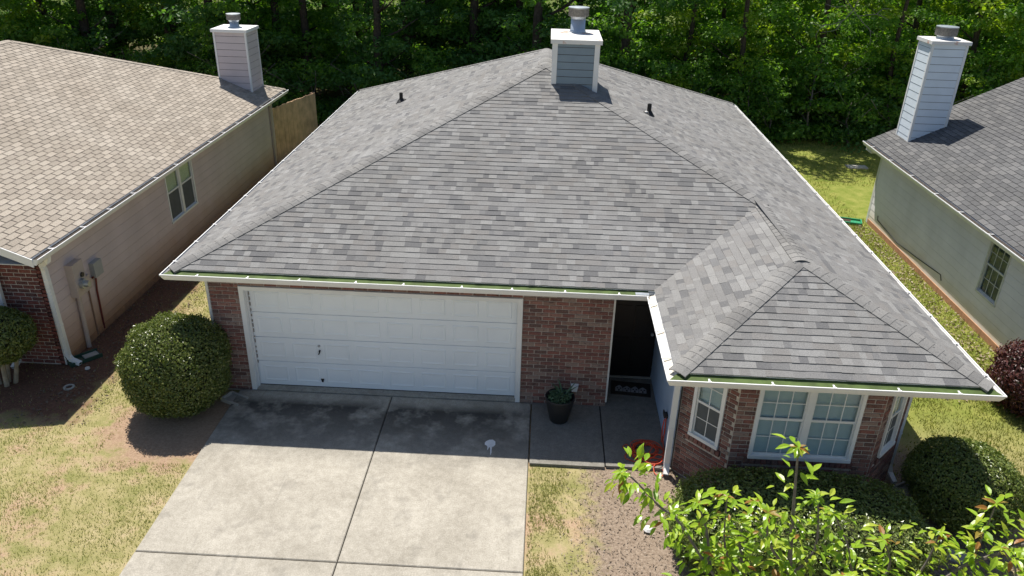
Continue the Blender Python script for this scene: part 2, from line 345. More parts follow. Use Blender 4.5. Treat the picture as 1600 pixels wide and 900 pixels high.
# ------------------------------------------------------------------ roofs
def shingle_hexa(P, v0, v1, a0b, a1b, a0t, a1t, th, m):
    """P(u, v, lift) -> point; butt end at v0"""
    return [P(a0b, v0, -.004), P(a1b, v0, -.004), P(a1t, v1, -.004), P(a0t, v1, -.004), P(a0b, v0, th), P(a1b, v0, th), P(a1t, v1, .0035), P(a0t, v1, .0035)]
def lay_shingles(P, vmax, uL, uR, ex, widths, seed, th=(.010, .0165), gap=.0, regular=False):
    rr = random.Random(seed); out = []; v = -.012; k = 0
    while v < vmax-.01:
        v1 = min(v+ex+.012, vmax); va = max(v, 0)
        lb, rb_, lt, rt_ = uL(va), uR(va), uL(v1), uR(v1)
        lo, hi = min(lb, lt), max(rb_, rt_)
        if regular: a = lo-widths[0]*(.5 if k % 2 else 0)-rr.uniform(0, .01)
        else: a = lo-rr.uniform(0, .3)
        lift = rr.uniform(-.001, .001)
        while a < hi:
            wd = rr.choice(widths); e = a+wd
            ab, eb = min(max(a, lb), rb_), min(max(e-gap, lb), rb_); at, et = min(max(a, lt), rt_), min(max(e-gap, lt), rt_)
            if eb-ab > .004 or et-at > .004:
                jit = rr.uniform(-.004, .004) if not regular else 0
                out.append(shingle_hexa(P, v+jit, v1, ab, eb, at, et, rr.uniform(*th)+lift, 0))
            a = e
        v += ex; k += 1
    return out
def cap_run(A, B, n1, n2, ex=.142, half=.138, name='ridge_cap', skip=0):
    """mesh of one cap + list of matrices from A (low end) to B"""
    A, B = Vector(A), Vector(B); h = (B-A).normalized(); L = (B-A).length
    def side(nr, other):
        d = nr.cross(h).normalized()
        return d if d.dot(other) < 0 else -d     # lies in its plane, away from the other plane
    s1 = side(n1, n2); s2 = side(n2, n1)
    # choose the pair that points down-slope on both sides
    if s1.z > 0: s1 = -s1
    if s2.z > 0: s2 = -s2
    up = (n1+n2).normalized(); prof = [s1*half-n1*.006, s1*half+n1*.015, s1*half*.42+n1*.016, s1*.03+up*.010, s2*.03+up*.010, s2*half*.42+n2*.016, s2*half+n2*.015, s2*half-n2*.006]
    m = MB(); ln = ex+.05
    lowt, lowb = [p+up*(.010 if 0 < i < 7 else 0) for i, p in enumerate(prof)], [p-up*.004 for p in prof]; hi = [p+h*ln+up*.003 for p in prof]
    n = len(prof); m.add(lowt+hi+lowb, [(i, i+1, n+i+1, n+i) for i in range(n-1)]+[(2*n+i, 2*n+i+1, i+1, i) for i in range(n-1)]+[(2*n, 0, n), (n-1, 3*n-1, 2*n-1)])
    k = int((L-skip)/ex); return m, [Matrix.Translation(A+h*(ex*i)) for i in range(k)]

def dist(hx): return (sum((Vector(p) for p in hx), Vector())/8-CAM).length
def place_pieces(thing, parent, name, hexas, mat, limit=300):
    hexas = sorted(hexas, key=dist)
    for hx in hexas[:limit]:
        m = MB(); m.hexa(hx); thing.part(name, m, mat, parent)
    if len(hexas) > limit:
        H = np.array([[tuple(p) for p in hx] for hx in hexas[limit:]], np.float32).reshape(-1, 3)-np.array(thing.loc, np.float32)
        fq = np.array([(3, 2, 1, 0), (4, 5, 6, 7), (0, 1, 5, 4), (1, 2, 6, 5), (2, 3, 7, 6), (3, 0, 4, 7)])
        F = (np.arange(len(hexas)-limit)[:, None, None]*8+fq[None]).reshape(-1, 4)
        o = link(name, mesh_np(name, H, F, mat), parent); o['kind'] = 'stuff'

# ------------------------------------------------------------------ bricks, siding, windows
def brick_rows(fr, a0, a1, z0, z1, holes=(), pitch=.0775, bl=.226, joint=.016, seed=0, proud=.012):
    """list of (frame, s0, s1, z0, z1, proud) around holes (s0,s1,z0,z1)"""
    out = []; nrow = max(1, round((z1-z0)/pitch)); ph = (z1-z0)/nrow
    for k in range(nrow):
        zb, zt = z0+k*ph+joint/2, z0+(k+1)*ph-joint/2; a = a0-(bl/2 if k % 2 else 0)
        while a < a1:
            segs = [(max(a, a0)+joint/2, min(a+bl, a1)-joint/2)]
            for (h0, h1, hz0, hz1) in holes:
                if zt > hz0 and zb < hz1:
                    ns = []
                    for (p, q) in segs:
                        if q <= h0 or p >= h1: ns.append((p, q)); continue
                        if p < h0: ns.append((p, h0))
                        if q > h1: ns.append((h1, q))
                    segs = ns
            for p, q in segs:
                if q-p > .025: out.append((fr, p, q, zb, zt, proud))
            a += bl
    return out
_bm = {}
def lay_bricks(thing, jobs, mat, limit=300):
    items = []
    for parent, lst in jobs: items += [(parent,)+t for t in lst]
    items.sort(key=lambda t: (t[1].p((t[2]+t[3])/2, (t[4]+t[5])/2, 0)-CAM).length)
    rest = MB()
    for i, (parent, fr, p, q, zb, zt, pr) in enumerate(items):
        if i < limit:
            key = (mat.name, round(q-p, 2), round(zt-zb, 3))
            if key not in _bm:
                m = MB(); W, H = key[1]/2, key[2]/2; c = .004
                m.add([(-W, .05, -H), (W, .05, -H), (W, .05, H), (-W, .05, H), (-W, c, -H), (W, c, -H), (W, c, H), (-W, c, H), (-W+c, 0, -H+c), (W-c, 0, -H+c), (W-c, 0, H-c), (-W+c, 0, H-c)],
                      [(0, 1, 5, 4), (1, 2, 6, 5), (2, 3, 7, 6), (3, 0, 4, 7), (4, 5, 9, 8), (5, 6, 10, 9), (6, 7, 11, 10), (7, 4, 8, 11), (8, 9, 10, 11)])
                _bm[key] = m.mesh('brick', mat)
            thing.inst('brick', _bm[key], fr.M((p+q)/2, (zb+zt)/2, pr+rnd.uniform(-.002, .003)), parent)
        else: fr.box(rest, p, q, zb, zt, -.03, pr+rnd.uniform(-.002, .003))
    if rest.v: thing.part('brick', rest, mat, kind='stuff')
def siding(thing, parent, fr, a0, a1, z0, z1, ex, mat, name='plank', hole=None):
    k = max(1, round((z1-z0)/ex)); e = (z1-z0)/k
    for i in range(k):
        za, zb = z0+i*e, z0+(i+1)*e-(.008 if a1-a0 > 3 else .013)
        segs = [(a0, a1, za, zb)]
        if hole:
            h0, h1, g0, g1 = hole
            if g0 <= za and zb <= g1: segs = [(a0, h0, za, zb), (h1, a1, za, zb)]
            elif za < g0 < zb: segs = [(a0, h0, za, zb), (h0+.001, h1-.001, za, g0), (h1, a1, za, zb)]
            elif za < g1 < zb: segs = [(a0, h0, za, zb), (h0+.001, h1-.001, g1, zb), (h1, a1, za, zb)]
        for s0, s1, zc, zd in segs:
            m = MB(); tb, tt = .017-.005*(zc-za)/(zb-za), .017-.005*(zd-za)/(zb-za)
            q = [fr.p(s0, zc, -.006), fr.p(s1, zc, -.006), fr.p(s1, zc, tb), fr.p(s0, zc, tb), fr.p(s0, zd, -.006), fr.p(s1, zd, -.006), fr.p(s1, zd, tt), fr.p(s0, zd, tt)]
            m.hexa(q); thing.part(name, m, mat, parent)
def window(thing, fr, a0, a1, z0, z1, units=1, cols=3, rows=2, blind=None, frame_mat=None, screen=False, lower_tall=.0, blind_low=True, tf=.055):
    fm = frame_mat or M['white']; m = MB(); d0, d1 = -.05, .03
    fr.box(m, a0, a1, z0, z0+tf, d0, d1+.012); fr.box(m, a0, a1, z1-tf, z1, d0, d1); fr.box(m, a0, a0+tf, z0+tf, z1-tf, d0, d1); fr.box(m, a1-tf, a1, z0+tf, z1-tf, d0, d1)
    mul = .1; uw = (a1-a0-2*tf-(units-1)*mul)/units
    for i in range(units-1): s = a0+tf+(i+1)*uw+i*mul; fr.box(m, s, s+mul, z0+tf, z1-tf, d0, d1-.004)
    win = thing.part('window', m, fm)
    zm = (z0+z1)/2+lower_tall; mw = .0065
    for i in range(units):
        s0 = a0+tf+i*(uw+mul); s1 = s0+uw
        sh = MB(); t = .03
        for (za, zb, dd) in ((z0+tf, zm, -.022), (zm-.01, z1-tf, -.008)):
            fr.box(sh, s0, s1, za, za+t, dd-.02, dd+.012); fr.box(sh, s0, s1, zb-t, zb, dd-.02, dd+.012)
            fr.box(sh, s0, s0+t*.7, za+t, zb-t, dd-.02, dd+.012); fr.box(sh, s1-t*.7, s1, za+t, zb-t, dd-.02, dd+.012)
        thing.part('sash', sh, fm, win)
        for (za, zb, dd) in ((z0+tf+t, zm-t, -.024), (zm+t-.01, z1-tf-t, -.010)):
            p0, p1 = s0+t*.7, s1-t*.7; pn = MB(); fr.box(pn, p0, p1, za, zb, dd-.006, dd); thing.part('pane', pn, M['glass'], win)
            if cols*rows > 1:
                mt = MB()
                for c in range(1, cols): x = p0+(p1-p0)*c/cols; fr.box(mt, x-mw, x+mw, za, zb, dd+.0005, dd+.008)
                for q in range(1, rows):
                    z = za+(zb-za)*q/rows; px = [p0]+[p0+(p1-p0)*c/cols for c in range(1, cols)]+[p1]
                    for c in range(cols): fr.box(mt, px[c]+(mw if c else 0), px[c+1]-(mw if c < cols-1 else 0), z-mw, z+mw, dd+.0005, dd+.0075)
                thing.part('muntin', mt, fm, win)
        if screen:
            sc = MB(); fr.box(sc, s0+t, s1-t, z0+tf+t, zm-t, -.020, -.018); thing.part('insect_screen', sc, M['screen'], win)
        if blind:
            bl = MB(); z = z1-tf
            lim = z0+tf if blind_low else zm
            while z > lim:
                bl.add([fr.p(s0+.01, z, -.062), fr.p(s1-.01, z, -.062), fr.p(s1-.01, z-.034, -.05), fr.p(s0+.01, z-.034, -.05)], [(0, 1, 2, 3)]); z -= .036
            thing.part('blind', bl, blind, win)
        bk = MB(); fr.box(bk, s0, s1, z0+tf, z1-tf, -.16, -.12); thing.part('dark_room', bk, M['dark'], win)
    return win
GS = 1.35
GP = [(-.005, .0), (-.005, -.115), (.07, -.115), (.088, -.07), (.098, -.035), (.107, -.02), (.107, 0), (.095, 0), (.095, -.014), (.064, -.105), (.006, -.105), (.006, -.0)]
def gutter(thing, path, z, mat, bed=None, hang=.88, outs=None, beds=None, hmat=None, dark_bed=False):
    """path: shingle-edge corner points in plan; outs: outward offset direction at each corner (mitred)"""
    m = MB(); n = len(GP)
    vs = [(x+ox*o, y+oy*o, z+dz) for (x, y), (ox, oy) in zip(path, outs) for o, dz in [(o_*GS, z_) for o_, z_ in GP]]
    fs = [(i*n+k, i*n+(k+1) % n, (i+1)*n+(k+1) % n, (i+1)*n+k) for i in range(len(path)-1) for k in range(n)]
    m.add(vs, fs)
    for e in (0, len(path)-1): m.add([vs[e*n+k] for k in range(6)]+[vs[e*n+6]], [tuple(range(7))])
    gt = thing.part('gutter', m, mat)
    for i in range(len(path)-1):
        (ax, ay), (bx, by) = path[i], path[i+1]; (oa, ob), (oc, od) = outs[i], outs[i+1]
        bm = beds[i] if beds else bed
        q = MB(); lo, hi, zz, up = .0075, .112, z-.05, .03
        if bm is M['gutter_green']: lo, hi, zz, up = -.004, .127, z-.016, .04
        q.add([(ax+oa*lo, ay+ob*lo, zz+up), (bx+oc*lo, by+od*lo, zz+up), (bx+oc*hi, by+od*hi, zz), (ax+oa*hi, ay+ob*hi, zz)], [(0, 1, 2, 3)])
        thing.part('gutter_bed', q, bm, gt)
        d = Vector((bx-ax, by-ay, 0)); L = d.length; d.normalize(); o = Vector((d.y, -d.x, 0))
        if o.dot(Vector((oa, ob, 0))) < 0: o = -o
        k = max(1, round(L/hang)); fr = Frame((ax, ay, z), d, o)
        for j in range(k):
            s = L*(j+.5)/k+rnd.uniform(-.05, .05); h = MB(); fr.box(h, s-.012, s+.012, -.006, .004, -.002, .125); fr.box(h, s-.022, s+.022, -.012, .006, .12, .15)
            thing.part('hanger', h, hmat or M['white'], gt)
    return gt
def ellbow_spout(thing, pts, wd, dp, mat, ux=(1, 0, 0), name='downspout'):
    """rectangular downspout swept along points"""
    u = Vector(ux); m = MB(); vs = []; P_ = [Vector(p) for p in pts]
    for i, p in enumerate(P_):
        d = (P_[min(i+1, len(P_)-1)]-P_[max(i-1, 0)]).normalized(); b = d.cross(u).normalized(); a = b.cross(d).normalized()
        vs += [p+a*wd/2+b*dp/2, p-a*wd/2+b*dp/2, p-a*wd/2-b*dp/2, p+a*wd/2-b*dp/2]
    m.add(vs, [(i*4+k, i*4+(k+1) % 4, i*4+4+(k+1) % 4, i*4+4+k) for i in range(len(P_)-1) for k in range(4)]); n = len(vs)
    m.add([vs[k] for k in range(4)], [(0, 1, 2, 3)])
    ins = [vs[-4+k].lerp(P_[-1], .12) for k in range(4)]
    m.add([*vs[-4:], *ins], [(k, (k+1) % 4, 4+(k+1) % 4, 4+k) for k in range(4)])
    o = thing.part(name, m, mat)
    for zz in ((P_[0].z*.35+P_[-1].z*.65), (P_[0].z*.75+P_[-1].z*.25)):
        for i in range(len(P_)-1):
            a, b = P_[i], P_[i+1]
            if a.z >= zz >= b.z and a.z-b.z > .3:
                p = a.lerp(b, (a.z-zz)/(a.z-b.z)); s = MB()
                v = u.cross(Vector((0, 0, 1))).normalized()
                fr = Frame(p, u, v); fr.box(s, -wd/2-.004, wd/2+.004, -.012, .012, -dp/2-.004, dp/2+.004); thing.part('strap', s, mat, o); break
    return o
def chimney(T, x0, x1, y0, y1, zb, zt, plank_mat, trim_mat, cap_mat, ex, flue_z=None, flue_r=.16, hood_r=.22, base=.3, hood_h=.22, flue_x=None, flue_y=None, tw=.09):
    m = MB(); m.box(x0+.02, x1-.02, y0+.02, y1-.02, zb, zt-.01); ch = T.part('chimney', m, M['gap'])
    for fr, L in ((Frame((x0, y0+.02, 0), (1, 0, 0), (0, -1, 0)), x1-x0), (Frame((x0+.02, y1, 0), (0, -1, 0), (-1, 0, 0)), y1-y0), (Frame((x1-.02, y0, 0), (0, 1, 0), (1, 0, 0)), y1-y0)):
        siding(T, ch, fr, tw+.002, L-tw-.002, zb, zt, ex, plank_mat)
    for (cx, cy) in ((x0, y0), (x1, y0), (x0, y1), (x1, y1)):
        c = MB(); sx = 1 if cx == x0 else -1; sy = 1 if cy == y0 else -1; e = .006
        xa, xb = sorted((cx-sx*e, cx+sx*tw)); ya, yb_ = sorted((cy-sy*e, cy+sy*tw)); c.box(xa, xb, ya, yb_, zb, zt-.005); T.part('corner_board', c, trim_mat, ch)
    c = MB(); o = .05
    c.add([(x0-o, y0-o, zt-.09), (x1+o, y0-o, zt-.09), (x1+o, y1+o, zt-.09), (x0-o, y1+o, zt-.09), (x0-o, y0-o, zt), (x1+o, y0-o, zt), (x1+o, y1+o, zt), (x0-o, y1+o, zt), ((x0+x1)/2, (y0+y1)/2, zt+.02)],
          [(3, 2, 1, 0), (0, 1, 5, 4), (1, 2, 6, 5), (2, 3, 7, 6), (3, 0, 4, 7), (4, 5, 8), (5, 6, 8), (6, 7, 8), (7, 4, 8)])
    T.part('chimney_cap', c, cap_mat, ch)
    fx, fy = flue_x or (x0+x1)/2, flue_y or (y0+y1)/2; fz = flue_z
    p = MB(); p.lathe([(flue_r*1.16, 0), (flue_r*1.1, .05), (flue_r, .06), (flue_r, fz)], (fx, fy, zt+.005), 24); T.part('flue_pipe', p, M['blue_flue'], ch, True)
    p = MB(); zz = zt+fz+.01
    p.lathe([(flue_r*.7, -.03), (flue_r*1.02, -.025), (hood_r*.8, .02), (hood_r*.82, .035), (flue_r, .04)], (fx, fy, zz), 24); T.part('hood_collar', p, M['galv'], ch)
    p = MB(); p.lathe([(hood_r*.97, .03), (hood_r, .035), (hood_r, hood_h-.03), (hood_r*.985, hood_h-.03)], (fx, fy, zz), 28)
    for k in range(28):
        a = 2*math.pi*k/28; p.box(fx+hood_r*1.005*math.cos(a)-.004, fx+hood_r*1.005*math.cos(a)+.004, fy+hood_r*1.005*math.sin(a)-.004, fy+hood_r*1.005*math.sin(a)+.004, zz+.035, zz+hood_h-.03)
    T.part('flue_hood', p, M['hood'], ch)
    p = MB(); p.lathe([(hood_r*1.03, hood_h-.035), (hood_r*1.04, hood_h-.01), (hood_r*.6, hood_h), (.01, hood_h+.004)], (fx, fy, zz), 28); T.part('hood_lid', p, M['galv'], ch)
    return ch

# ================================================================== MAIN HOUSE
H = Thing('house', 'single storey brick house with grey hip roof, white two car garage door and bay window', 'house', (5, 5, 0))
XL, XR, YE, YW, XI, ZE, YB, GI, SM = -1.231, 11.606, -.62, -3.181, 7.038, 2.553, 14.38, .145, .405
sxL, sxR, sye, syw, sxi, syb, zs = XL+GI, XR-GI, YE+GI, YW+GI, XI+GI, YB-GI, ZE+.05
HALF = (sxR-sxL)/2; WH = (sxR-sxi)/2; xm = (sxL+sxR)/2; xw = sxR-WH
zA, zP = zs+SM*HALF, zs+SM*WH
A1, A2, PP, QQ = Vector((xm, sye+HALF, zA)), Vector((xm, syb-HALF, zA)), Vector((xw, sye+WH, zP)), Vector((xw, syw+WH, zP))
nF, nL, nR, nB = (Vector(v).normalized() for v in ((0, -SM, 1), (-SM, 0, 1), (SM, 0, 1), (0, SM, 1)))
dk = MB(); d = -.006
def dv(x, y, z): return (x, y, z+d)
dk.add([dv(sxL, sye, zs), dv(sxi, sye, zs), dv(*PP), dv(*A1), dv(*A2), dv(sxL, syb, zs), dv(sxR, syb, zs), dv(sxR, syw, zs), dv(*QQ), dv(sxi, syw, zs)],
       [(0, 1, 2, 3), (5, 0, 3, 4), (6, 5, 4), (7, 6, 4, 3, 2, 8), (9, 7, 8), (1, 9, 8, 2)])
roof = H.part('roof', dk, M['deck'])
EX = .1195; WS = [.09, .11, .13, .15, .18, .21, .25, .30]
# (P, vmax, uL, uR)
fF = lambda u, v, t: Vector((u, sye+v, zs+SM*v))+nF*t
fL = lambda u, v, t: Vector((sxL+v, u, zs+SM*v))+nL*t
fR = lambda u, v, t: Vector((sxR-v, u, zs+SM*v))+nR*t
fB = lambda u, v, t: Vector((u, syb-v, zs+SM*v))+nB*t
fW = lambda u, v, t: Vector((u, syw+v, zs+SM*v))+nF*t
fI = lambda u, v, t: Vector((sxi+v, u, zs+SM*v))+nL*t
sh = []
sh += lay_shingles(fW, WH, lambda v: sxi+v, lambda v: sxR-v, EX, WS, 1)
sh += lay_shingles(fF, HALF, lambda v: sxL+v, lambda v: (sxi+v if v <= WH else sxR-v), EX, WS, 2)
sh += lay_shingles(fI, WH, lambda v: syw+v, lambda v: sye+v, EX, WS, 3)
sh += lay_shingles(fL, HALF, lambda v: sye+v, lambda v: syb-v, EX, WS, 4)
sh += lay_shingles(fR, HALF, lambda v: (syw+v if v <= WH else sye+v), lambda v: syb-v, EX, WS, 5)
sh += lay_shingles(fB, HALF, lambda v: sxL+v, lambda v: sxR-v, EX, WS, 6)
place_pieces(H, roof, 'shingle', sh, M['shingle'])
EC = .15
for (a, b_, n1, n2, sk) in (((sxL, sye, zs), A1, nF, nL, 0), (PP-(A1-PP).normalized()*.10, A1, nF, nR, 0), ((sxi, syw, zs), QQ, nF, nL, 0), ((sxR, syw, zs), QQ, nF, nR, 0), (QQ-Vector((0, .08, 0)), PP-Vector((0, .06, 0)), nL, nR, 0), (A2, A1, nL, nR, 0)):
    m, Ms = cap_run(a, b_, n1, n2, EC); me = m.mesh('ridge_cap', M['cap'])
    for q in Ms: H.inst('ridge_cap', me, q, roof)
rest = MB()
for (a, n1) in (((sxL, syb, zs), nL), ((sxR, syb, zs), nR)):
    m, Ms = cap_run(a, A2, nB, n1, EC)
    for q in Ms: rest.add([q @ Vector(v) for v in m.v], m.f)
H.part('hip_capping', rest, M['cap'], roof, kind='stuff')
# fascia and soffit
outline = [(sxL, sye), (sxi, sye), (sxi, syw), (sxR, syw), (sxR, syb), (sxL, syb)]
fa = MB(); F0 = .02
for (x0, x1, y0, y1) in ((sxL+.02, sxi+.04, sye+.006, sye+.026), (sxi+.006, sxi+.026, syw+.02, sye+.006), (sxi+.026, sxR-.026, syw+.006, syw+.026), (sxR-.026, sxR-.006, syw+.026, syb-.026), (sxL+.026, sxR-.026, syb-.026, syb-.006), (sxL+.006, sxL+.026, sye+.026, syb-.006)):
    fa.box(x0, x1, y0, y1, zs-.15, zs-.012)
H.part('fascia', fa, M['white'])
sf = MB(); sf.box(sxL+.03, sxR-.03, sye+.03, syb-.03, zs-.155, zs-.14); sf.box(sxi+.03, sxR-.03, syw+.03, sye+.028, zs-.156, zs-.141); H.part('soffit', sf, M['white'])
# gutters
gutter(H, [(sxL, syb), (sxL, sye), (sxi-.11, sye)], ZE, M['white'], None, .88, [(-1, 0), (-1, -1), (0, -1)], [M['gutter_dark'], M['gutter_green']])
gutter(H, [(sxi, sye-.02), (sxi, syw), (sxR, syw), (sxR, syb)], ZE, M['white'], None, .88, [(-1, 0), (-1, -1), (1, -1), (1, 0)], [M['gutter_bed'], M['gutter_green'], M['gutter_dark']])
m = MB(); m.box(sxi-.33, sxi-.105, sye-.115, sye-.004, ZE-.004, ZE+.012); H.part('splash_guard', m, M['galv'])
# ---- walls
WT = zs-.158
WXL, WXR, WYB, WY0 = -.65, 11.1, 13.85, -.16
EXL, EXR, EY = 6.57, 7.55, .93                    # recessed entry
GX0, GX1, GZ = 0, 4.88, 2.085                     # garage opening
BD = .7; BY = -1.85                               # bay
frG = Frame((WXL, WY0+.012, 0), (1, 0, 0), (0, -1, 0)); L = lambda x: x-WXL
wm = MB(); th = .12
def wbox(fr, a0, a1, z0, z1): fr.box(wm, a0, a1, z0, z1, -th, 0)
wbox(frG, 0, L(GX0-.09), -.06, WT); wbox(frG, L(GX1+.09), L(EXL)-.001, -.06, WT); wbox(frG, L(GX0-.09), L(GX1+.09), GZ+.095, WT)
wallG = H.part('wall', wm, M['mortar'])
jobs = [(wallG, brick_rows(frG, .02, L(GX0-.09), -.02, WT, bl=.232)), (wallG, brick_rows(frG, L(GX1+.09), L(EXL), -.02, WT, bl=.232)),
        (wallG, brick_rows(frG, L(GX0-.09), L(GX1+.09), GZ+.098, WT, bl=.232))]
# ---- bay walls
b0, b1, b2, b3 = Vector((EXR+.02, BY, 0)), Vector((EXR+BD, BY-BD, 0)), Vector((WXR-BD, BY-BD, 0)), Vector((WXR, BY, 0))
WZ0, WZ1 = .84, 2.2
ds = math.sqrt(.5)
frb = [Frame(b0, b1-b0, (-ds, -ds, 0)), Frame(b1, b2-b1, (0, -1, 0)), Frame(b2, b3-b2, (ds, -ds, 0)), Frame(b3, (0, 1, 0), (1, 0, 0))]
lens = [(b1-b0).length, (b2-b1).length, (b3-b2).length, 1.2]
hol = [(.23, .78), (.28, 1.83), (lens[2]-.78, lens[2]-.23), None]
for fr, Ln, h in zip(frb, lens, hol):
    wm = MB(); fq = Frame(fr.o-fr.n*.012, fr.u, fr.n)
    if h:
        wbox(fq, 0, h[0], -.06, WT); wbox(fq, h[1], Ln, -.06, WT); wbox(fq, h[0], h[1], -.06, WZ0); wbox(fq, h[0], h[1], WZ1, WT)
        sill = WZ0-.11
        wl = H.part('wall', wm, M['mortar'])
        jobs.append((wl, brick_rows(fq, .005, Ln-.005, -.02, WT, [(h[0]+.004, h[1]-.004, WZ0-.02, WZ1), (h[0]-.06, h[1]+.06, sill-.02, WZ0-.02)], bl=.232)))
        n = round((h[1]-h[0]+.1)/.085); e = (h[1]-h[0]+.1)/n
        jobs.append((wl, [(fq, h[0]-.05+i*e+.005, h[0]-.05+(i+1)*e-.005, sill, WZ0-.012, .04) for i in range(n)]))
    else:
        wbox(fq, 0, Ln, -.06, WT); wl = H.part('wall', wm, M['mortar']); jobs.append((wl, brick_rows(fq, .005, Ln-.005, -.02, WT, bl=.232)))
lay_bricks(H, jobs, M['brick'], 300)
window(H, frb[0], hol[0][0], hol[0][1], WZ0, WZ1, 1, 2, 2, M['blind'], screen=True, lower_tall=-.02)
window(H, frb[1], hol[1][0], hol[1][1], WZ0, WZ1, 2, 3, 2, M['blind'], lower_tall=.04)
window(H, frb[2], hol[2][0], hol[2][1], WZ0, WZ1, 1, 2, 2, M['blind'], screen=True, lower_tall=-.02)
# plain sided walls
def sided(fr, Ln, z0, z1, mat, T, thk=.12, ex=.19, hole=None):
    m = MB()
    if hole:
        h0, h1, g0, g1 = hole; fr.box(m, 0, h0, z0, z1, -thk, -.006); fr.box(m, h1, Ln, z0, z1, -thk, -.006); fr.box(m, h0, h1, z0, g0, -thk, -.006); fr.box(m, h0, h1, g1, z1, -thk, -.006)
    else: fr.box(m, 0, Ln, z0, z1, -thk, -.006)
    o = T.part('wall', m, M['gap']); siding(T, o, fr, .001, Ln-.001, max(z0, .02), z1, ex, mat, hole=hole); return o
sided(Frame((WXL, WYB, 0), (0, -1, 0), (-1, 0, 0)), WYB-WY0-.14, -.06, WT, M['blue_siding'], H)
sided(Frame((WXR, BY+1.2, 0), (0, 1, 0), (1, 0, 0)), WYB-BY-1.2, -.06, WT, M['blue_siding'], H)
sided(Frame((WXR, WYB, 0), (-1, 0, 0), (0, 1, 0)), WXR-WXL, -.06, WT, M['blue_siding'], H)
sided(Frame((EXR, EY, 0), (0, -1, 0), (-1, 0, 0)), EY-BY-.02, -.04, WT, M['entry_siding'], H)
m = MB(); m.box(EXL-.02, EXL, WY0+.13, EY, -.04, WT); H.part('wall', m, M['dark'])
m = MB(); m.box(EXL-.012, EXL+.018, WY0-.022, WY0+.1, .1, WT); H.part('corner_board', m, M['white_dirty'])
m = MB(); m.box(WXL-.025, WXL+.02, WY0-.018, WY0+.08, -.04, WT); H.part('corner_board', m, M['white_dirty'])
# entry door wall
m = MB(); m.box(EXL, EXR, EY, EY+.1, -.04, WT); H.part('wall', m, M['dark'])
m = MB(); fd = Frame((EXL+.03, EY, 0), (1, 0, 0), (0, -1, 0)); fd.box(m, 0, .92, .02, 2.05, 0, .04)
dr = H.part('front_door', m, M['black_door'])
for (a0, a1, z0, z1) in ((.1, .42, .2, .9), (.5, .82, .2, .9), (.1, .42, 1.0, 1.6), (.5, .82, 1.0, 1.6), (.1, .42, 1.7, 1.95), (.5, .82, 1.7, 1.95)):
    m = MB(); fd.box(m, a0, a1, z0, z1, .041, .052); H.part('door_panel', m, M['black_door'], dr)
m = MB(); m.tube([fd.p(.86, 1.0, .04), fd.p(.86, 1.0, .09)], .03, 10); H.part('handle', m, M['galv'], dr)
m = MB(); fd.box(m, -.03, .95, -.01, .02, -.02, .09); H.part('threshold', m, M['concrete_block'])
# ---- garage door
DY = .0; fg = Frame((0, DY, 0), (1, 0, 0), (0, -1, 0)); zs_ = [0.015+GZ*i/4 for i in range(5)]
m = MB(); fg.box(m, .005, 4.875, .01, GZ, -.06, -.03); gd = H.part('garage_door', m, M['door_white'])
pm = MB(); PW, PH = .47, .33
def ring(x0, x1, z0, z1, y): return [(x0, y, z0), (x1, y, z0), (x1, y, z1), (x0, y, z1)]
pm.add(ring(-PW/2, PW/2, -PH/2, PH/2, .0)+ring(-PW/2+.012, PW/2-.012, -PH/2+.012, PH/2-.012, -.009)+ring(-PW/2+.022, PW/2-.022, -PH/2+.022, PH/2-.022, -.009)+ring(-PW/2+.05, PW/2-.05, -PH/2+.05, PH/2-.05, -.001),
       [(i*4+k, i*4+(k+1) % 4, i*4+4+(k+1) % 4, i*4+4+k) for i in range(3) for k in range(4)]+[(12, 13, 14, 15)])
pme = pm.mesh('raised_panel', M['door_white'])
for i in range(4):
    m = MB(); z0, z1 = zs_[i]+.003, zs_[i+1]-.003
    bev = .007
    q = [fg.p(.005, z0, -.03), fg.p(4.875, z0, -.03), fg.p(4.875, z1, -.03), fg.p(.005, z1, -.03), fg.p(.005, z0, -bev), fg.p(4.875, z0, -bev), fg.p(4.875, z1, -bev), fg.p(.005, z1, -bev), fg.p(.005, z0+bev, 0), fg.p(4.875, z0+bev, 0), fg.p(4.875, z1-bev, 0), fg.p(.005, z1-bev, 0)]
    m.add(q, [(0, 1, 5, 4), (1, 2, 6, 5), (2, 3, 7, 6), (3, 0, 4, 7), (4, 5, 9, 8), (5, 6, 10, 9), (6, 7, 11, 10), (7, 4, 8, 11), (8, 9, 10, 11)])
    H.part('door_section', m, M['door_white'], gd)
    for k in range(8):
        H.inst('raised_panel', pme, fg.M(.34+k*.6, (z0+z1)/2, .0), gd)
m = MB(); m.tube([fg.p(1.21, .92, 0), fg.p(1.21, .92, .02)], .024, 12); H.part('lock', m, M['galv'], gd)
m = MB(); m.tube([fg.p(1.215, .81, 0), fg.p(1.215, .81, .03)], .016, 10); m.tube([fg.p(1.225, .84, .03), fg.p(1.215, .79, .034), fg.p(1.195, .745, .03)], [.016, .012, .01], 8); H.part('handle', m, M['black_plastic'], gd)
m = MB(); m.add([fg.p(1.19, .20, .002), fg.p(1.25, .20, .002), fg.p(1.235, .13, .02), fg.p(1.205, .13, .02), fg.p(1.19, .20, .02), fg.p(1.25, .20, .02)], [(0, 1, 5, 4), (4, 5, 2, 3), (0, 4, 3), (1, 2, 5)]); H.part('lift_handle', m, M['black_plastic'], gd)
m = MB(); fg.box(m, 0, 4.88, 0, .02, -.05, .004); H.part('bottom_seal', m, M['black_plastic'], gd)
m = MB()
m.box(-.09, -.005, WY0-.022, .03, .0, GZ+.09); m.box(-.004, .012, -.07, -.02, .01, GZ)
m.box(4.885, 4.97, WY0-.022, .03, .0, GZ+.09); m.box(4.868, 4.884, -.07, -.02, .01, GZ)
